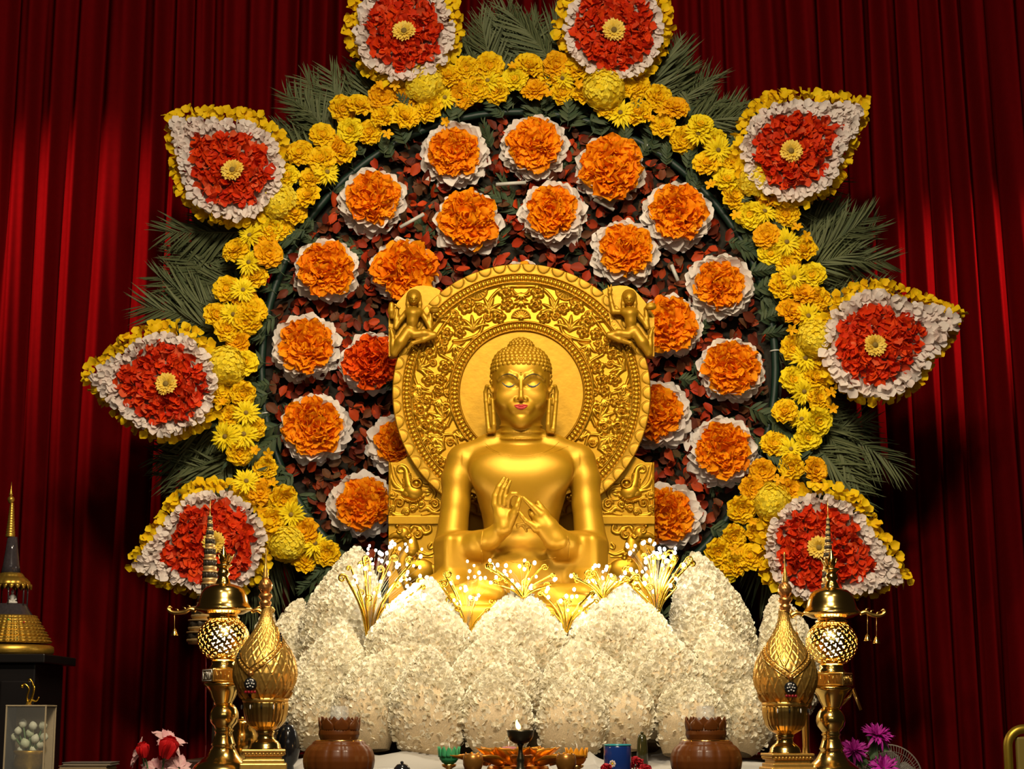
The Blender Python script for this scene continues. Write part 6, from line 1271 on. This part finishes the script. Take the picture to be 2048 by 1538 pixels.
t = thing('lotus_bud_pot', 'ornate gold pot filled with white and green lotus buds inside the glass case', 'plant', (cxw, Y, ZS)); MB().add(lathe([(0.035, ZS+0.001), (0.05, ZS+0.01), (0.062, ZS+0.05), (0.055, ZS+0.085), (0.066, ZS+0.10), (0.06, ZS+0.105)], 40, (cxw, Y), lambda a, zz, q: 0.0025*np.cos(20*a)*np.cos(zz*400))).build('gold_pot', GOLD_DIM, t)
BUD = mat('lotus_bud', [(0.66, 0.66, 0.48), (0.50, 0.58, 0.36), (0.72, 0.70, 0.56)], 0.5); bud_me = MB().add(lathe([(0.02, -1), (0.6, -0.75), (0.98, -0.1), (0.85, 0.4), (0.45, 0.9), (0.03, 1.25)], 16, (0, 0))).mesh('lotus_bud', BUD); TIPY = mat('bud_green', (0.09, 0.17, 0.06), 0.6)
for k, (px, py, r) in enumerate(((46, 1447, 9), (66, 1452, 9), (86, 1452, 9), (30, 1474, 9), (50, 1487, 10), (70, 1478, 9), (88, 1474, 9), (60, 1466, 9), (36, 1462, 8), (80, 1490, 8), (42, 1500, 8), (66, 1500, 8))):
    obj('lotus_bud', bud_me, t, False, Matrix.Translation(P(px, py, Y-0.02+0.03*rng.random())) @ Matrix.Rotation(rng.uniform(-.5, .5), 4, 'Y') @ Matrix.Rotation(rng.uniform(-.6, .3), 4, 'X') @ Matrix.Scale(r*s, 4))
    p = P(px, py, Y); MB().add(tube(np.array([[p.x, Y, p.z], [cxw+(p.x-cxw)*.3, Y, ZS+0.10]]), 0.004, 6)).build('stem', TIPY, t)
t = thing('gold_curl_ornament', 'small gold ornament of three curling wires standing on the glass case', 'ornament', P(56, 1412, Y)); s = S(1400, Y)
for ln in ([(57, 1412), (54, 1395), (58, 1378), (50, 1368), (44, 1371), (46, 1376)], [(57, 1412), (64, 1395), (68, 1376), (63, 1362), (58, 1358), (57, 1364)], [(57, 1412), (60, 1400), (72, 1402), (78, 1394)]): q = spline(ln, 24); MB().add(tube(PV(q[:, 0], q[:, 1], Y), np.linspace(2.6, 1.2, 24)*s, 7)).build('gold_curl', GOLD_WIRE, t)
MB().add(lathe_px(57, Y, [(3, 1404), (5, 1408), (8, 1411), (9, 1413)], n=16)).build('curl_foot', GOLD_DIM, t); MB().add(ell(P(44, 1372, Y-0.003), (3.5*s,)*3, 10, 7)).build('gold_bead', GOLD_WIRE, t)
PAPER = mat('paper', (0.30, 0.22, 0.13), 0.7); COVER = mat('grey_cover', (0.16, 0.13, 0.11), 0.5)
zz_ = ZS; 
for nm, hh, m, wd, dx, lab in (('thick_book', 0.030, PAPER, 0.105, 0, 'thick cream-edged book lying lowest of the stack on the side table'), ('thin_book', 0.014, mat('tan_cover', (0.24, 0.15, 0.06), 0.5), 0.10, 0.008, 'thin tan book in the middle of the stack on the side table'), ('open_booklet', 0.012, COVER, 0.10, 0.02, 'grey booklet with a dark picture, topmost of the stack')):
    c = (P(176, 1530, Y).x+dx, Y-0.03, zz_+hh/2+0.0005); t = thing(nm, lab, 'book', (c[0], c[1], zz_)); MB().add(cbox((c[0], c[1], c[2]), (wd-0.004, 0.10, hh/2-0.0015), 0.001, 0.1*dx*20)).build('pages', PAPER, t, False)
    for e_ in (-1, 1): MB().add(cbox((c[0], c[1], c[2]+e_*(hh/2-0.0012)), (wd, 0.104, 0.0012), 0.0005, 0.1*dx*20)).build('cover', m, t, False)
    zz_ += hh+0.001
# pink lilies and red tulips
FZ = 0.95; Y = -1.45; fx = P(312, 1535, Y).x
t = thing('flower_vase', 'dark vase holding the pink and red artificial flowers', 'vase', (fx, Y, 0)); MB().add(lathe([(0.10, 0.001), (0.13, 0.02), (0.07, 0.1), (0.06, 0.5), (0.10, 0.8), (0.12, 1.0), (0.09, 1.10), (0.10, 1.13)], 32, (fx, Y))).build('vase_body', LACQ, t)
PINK = mat('pink_petal', [(0.82, 0.46, 0.46), (0.85, 0.56, 0.53), (0.76, 0.34, 0.37)], 0.55, transl=0.15); REDT = mat('red_tulip', [(0.75, 0.010, 0.012), (0.66, 0.008, 0.012)], 0.6); M_PINK = meshes(POINTED, 'petal', PINK)
def stemmed(name, cx, cy, Y, lab, group, root, z0):
    p = P(cx, cy, Y); t = thing(name, lab, 'flower', p, group); q = spline([p[:], (p.x*0.7+root[0]*0.3, (Y+root[1])/2, p.z-0.05), (root[0], root[1], z0)], 12); MB().add(tube(q, 0.0035, 6)).build('stem', TIPY, t); return t, np.array(p)
for (cx, cy, r, tilt, lab) in ((335, 1486, 40, (0.4, -0.5, 0.75), 'pink-white flower with pointed petals drooping over the red tulip'), (280, 1508, 34, (-0.8, -0.3, 0.3), 'pale pink flower behind the smaller red tulip'), (312, 1538, 34, (0.0, -0.7, 0.7), 'pink flower below the red tulips'), (358, 1536, 34, (0.5, -0.6, 0.6), 'dusty pink flower low beside the brass lantern base')):
    s = S(cy, Y); t, p = stemmed('pink_flower', cx, cy, Y, lab, 'pink artificial flowers', (fx, Y), 1.05); ax = nz(np.array(tilt)); n_ = 15; k = np.arange(n_); a = k*2.4; b1 = nz(np.cross(ax, [0.1, 0.9, 0.2])); b2 = np.cross(ax, b1); e = np.cos(a)[:, None]*b1+np.sin(a)[:, None]*b2; up = (0.25+0.9*(1-(k+1)/n_))[:, None]*0.7
    pieces('petal', M_PINK, frames(p+e*3*s, nz(e+ax*up), nz(ax-e*up), np.linspace(0.6, 1.0, n_)*r*s), t)
for (cx, cy, r, lean, lab) in ((288, 1500, 22, -0.1, 'smaller red tulip with green sepals at the front of the bouquet'), (330, 1500, 32, 0.35, 'larger red tulip leaning under the pink-white flower')):
    s = S(cy, Y-0.05); t, p = stemmed('red_tulip', cx, cy+14, Y-0.05, lab, 'red tulips of the bouquet', (fx, Y), 1.05); ax = nz(np.array([lean, -0.35, 0.9])); b1 = nz(np.cross(ax, [0, 1, 0])); b2 = np.cross(ax, b1)
    for row, (n_, rr, out, L_, m, nm) in enumerate(((6, 5, 0.30, 1.35, REDT, 'petal'), (5, 3, 0.12, 1.3, REDT, 'petal'), (5, 5.5, 0.34, 0.75, TIPY, 'sepal'))):
        for k in range(n_):
            a = 2*PI*(k+.5*row)/n_; e = math.cos(a)*b1+math.sin(a)*b2; V_, F_ = petal(6, 6, 0.95 if m is REDT else 0.6, 0.5, -0.35, 0.04, 0.0 if m is REDT else 0.8, 3+k, 0.6); obj(nm, mesh_np(nm, *scatter((V_, F_), frames((p+e*rr*s)[None], (ax+e*out)[None], -e[None], [L_*r*s])), m), t)
# purple chrysanthemums, fan, gilt chair
Yp = -1.35; fx = P(1752, 1545, Yp).x
t = thing('dark_planter', 'dark planter holding the purple chrysanthemums', 'vase', (fx, Yp, 0)); MB().add(lathe([(0.12, 0.001), (0.14, 0.03), (0.08, 0.12), (0.07, 0.6), (0.12, 0.95), (0.13, 1.06), (0.11, 1.10)], 32, (fx, Yp))).build('vase_body', LACQ, t)
PURP = mat('purple_petal', [(0.52, 0.016, 0.36), (0.62, 0.030, 0.44), (0.42, 0.012, 0.30)], 0.55, transl=0.15); M_PU = meshes([petal(3, 6, 0.24, 0.3, 0.4*k, 0.05, 0.7, 50+k, 0.5) for k in range(-1, 3)], 'petal', PURP)
for (cx, cy, r, tilt, lab) in ((1756, 1470, 36, (0.15, -0.6, 0.9), 'purple chrysanthemum highest of the three, above the fan'), (1708, 1500, 34, (-0.1, -0.7, 0.8), 'purple chrysanthemum beside the brass lantern'), (1768, 1536, 36, (0.1, -0.9, 0.6), 'purple chrysanthemum lowest, in front of the fan guard')):
    s = S(cy, Yp); t, p = stemmed('purple_chrysanthemum', cx, cy, Yp, lab, 'purple chrysanthemums', (fx, Yp), 1.0); ax = nz(np.array(tilt)); n_ = 62; k = np.arange(n_)+0.5; a = k*2.39996; b1 = nz(np.cross(ax, [0.9, 0.1, 0.2])); b2 = np.cross(ax, b1); e = np.cos(a)[:, None]*b1+np.sin(a)[:, None]*b2; f_ = (k/n_)[:, None]; up = 1.4*(1-f_)+0.0-0.25*f_
    pieces('petal', M_PU, frames(p+e*2*s, nz(e+ax*up+0.12*rand_unit(n_)), nz(ax-e*up), (0.55+0.45*k/n_)*r*s), t)
    for q_ in range(3): a = 2*PI*q_/3; V_, F_ = LEAF[q_]; obj('leaf', mesh_np('leaf', *scatter((V_, F_), frames((p-ax*0.05)[None], np.array([[math.cos(a), -0.4, math.sin(a)-0.4]]), np.array([[0, -1.0, 0.3]]), [34*s])), TIPY), t)
Yf = -1.05; c = P(1778, 1558, Yf); s = S(1540, Yf); FANM = mat('grey_plastic', (0.20, 0.17, 0.14), 0.4); FANB = mat('fan_blade', (0.14, 0.12, 0.10), 0.4); t = thing('pedestal_fan', 'grey pedestal fan with wire guard behind the purple chrysanthemums', 'fan', (c.x, Yf, 0))
cy_ = np.array(c); ex = np.array([1.0, 0, 0]); ez = np.array([0, 0, 1.0])
def circ(r, dy, n=49): q = np.linspace(0, 2*PI, n); return cy_+r*s*(np.cos(q)[:, None]*ex+np.sin(q)[:, None]*ez)+np.array([0, dy, 0])
MB().add(tube(circ(67, 0), 1.6*s, 6, False)).build('guard_ring', FANM, t); MB().add(tube(circ(54, -0.035), 0.7*s, 5, False)).build('guard_ring', FANM, t); MB().add(tube(circ(20, -0.045), 1.2*s, 5, False)).build('guard_ring', FANM, t)
for k in range(72):
    a = 2*PI*k/72; e = math.cos(a)*ex+math.sin(a)*ez; MB().add(tube(np.array([cy_+e*67*s, cy_+e*54*s+[0, -0.033, 0], cy_+e*20*s+[0, -0.045, 0]]), 0.5*s, 4, False)).build('guard_wire', FANM, t)
MB().add(ell(cy_+[0, -0.045, 0], (16*s, 0.012, 16*s), 20, 8)).build('guard_badge', FANM, t); MB().add(ell(cy_+[0, 0.08, 0], (24*s, 0.07, 24*s), 20, 10)).build('motor_housing', FANM, t); MB().add(ell(cy_, (14*s, 0.03, 14*s), 16, 8)).build('hub', FANB, t)
for k in range(5):
    a = 2*PI*k/5+0.3; e = math.cos(a)*ex+math.sin(a)*ez; V_, F_ = petal(6, 7, 0.95, 0.1, 0.0, 0, 0, 4, 0.5); pt_ = np.cross(e, [0, 1.0, 0]); obj('blade', mesh_np('blade', *scatter((V_, F_), frames((cy_+e*8*s)[None], e[None], (np.array([0, -1.0, 0])+0.4*pt_)[None], [50*s])), FANB), t).modifiers.new('th', 'SOLIDIFY').thickness = 0.002
MB().add(lathe([(0.16, 0.001), (0.16, 0.015), (0.04, 0.035), (0.014, 0.05), (0.014, c.z-0.05), (0.02, c.z-0.04)], 28, (c.x, Yf+0.10))).build('stand', FANM, t)
Yg = -1.5; GILTC = mat('chair_gilt', (0.42, 0.28, 0.03), 0.38, 0.8, 40, 0.1); x0 = P(2016, 1500, Yg).x; s = S(1500, Yg); zt2 = P(2030, 1458, Yg).z; Wc = 0.42; t = thing('gilt_chair', 'gold-framed chair back cut by the edge of the view', 'chair', (x0+Wc/2, Yg, 0)); zs2 = 0.45
_q = np.linspace(0, PI/2, 12); rc = 0.07; fr = np.concatenate([[[x0, Yg, zs2]], np.stack([x0+rc-rc*np.cos(_q), 0*_q+Yg, zt2-rc+rc*np.sin(_q)], -1), np.stack([x0+Wc-rc+rc*np.sin(_q), 0*_q+Yg, zt2-rc+rc*np.cos(_q)], -1), [[x0+Wc, Yg, zs2]]]); MB().add(tube(fr, 0.019, 12)).build('back_frame', GILTC, t)
MB().add(cbox((x0+Wc/2, Yg+0.01, (zs2+zt2)/2), (Wc/2-0.035, 0.015, (zt2-zs2)/2-0.03), 0.01)).build('back_panel', mat('chair_pad', (0.20, 0.14, 0.02), 0.6), t, False); MB().add(cbox((x0+Wc/2, Yg-0.2, zs2), (Wc/2+0.01, 0.22, 0.03), 0.015)).build('seat', GILTC, t, False)
for dx in (0.01, Wc-0.01):
    for dy in (0.0, -0.39): MB().add(tube(np.array([[x0+dx, Yg+dy, zs2], [x0+dx, Yg+dy, 0.002]]), 0.014, 8)).build('leg', GILTC, t)
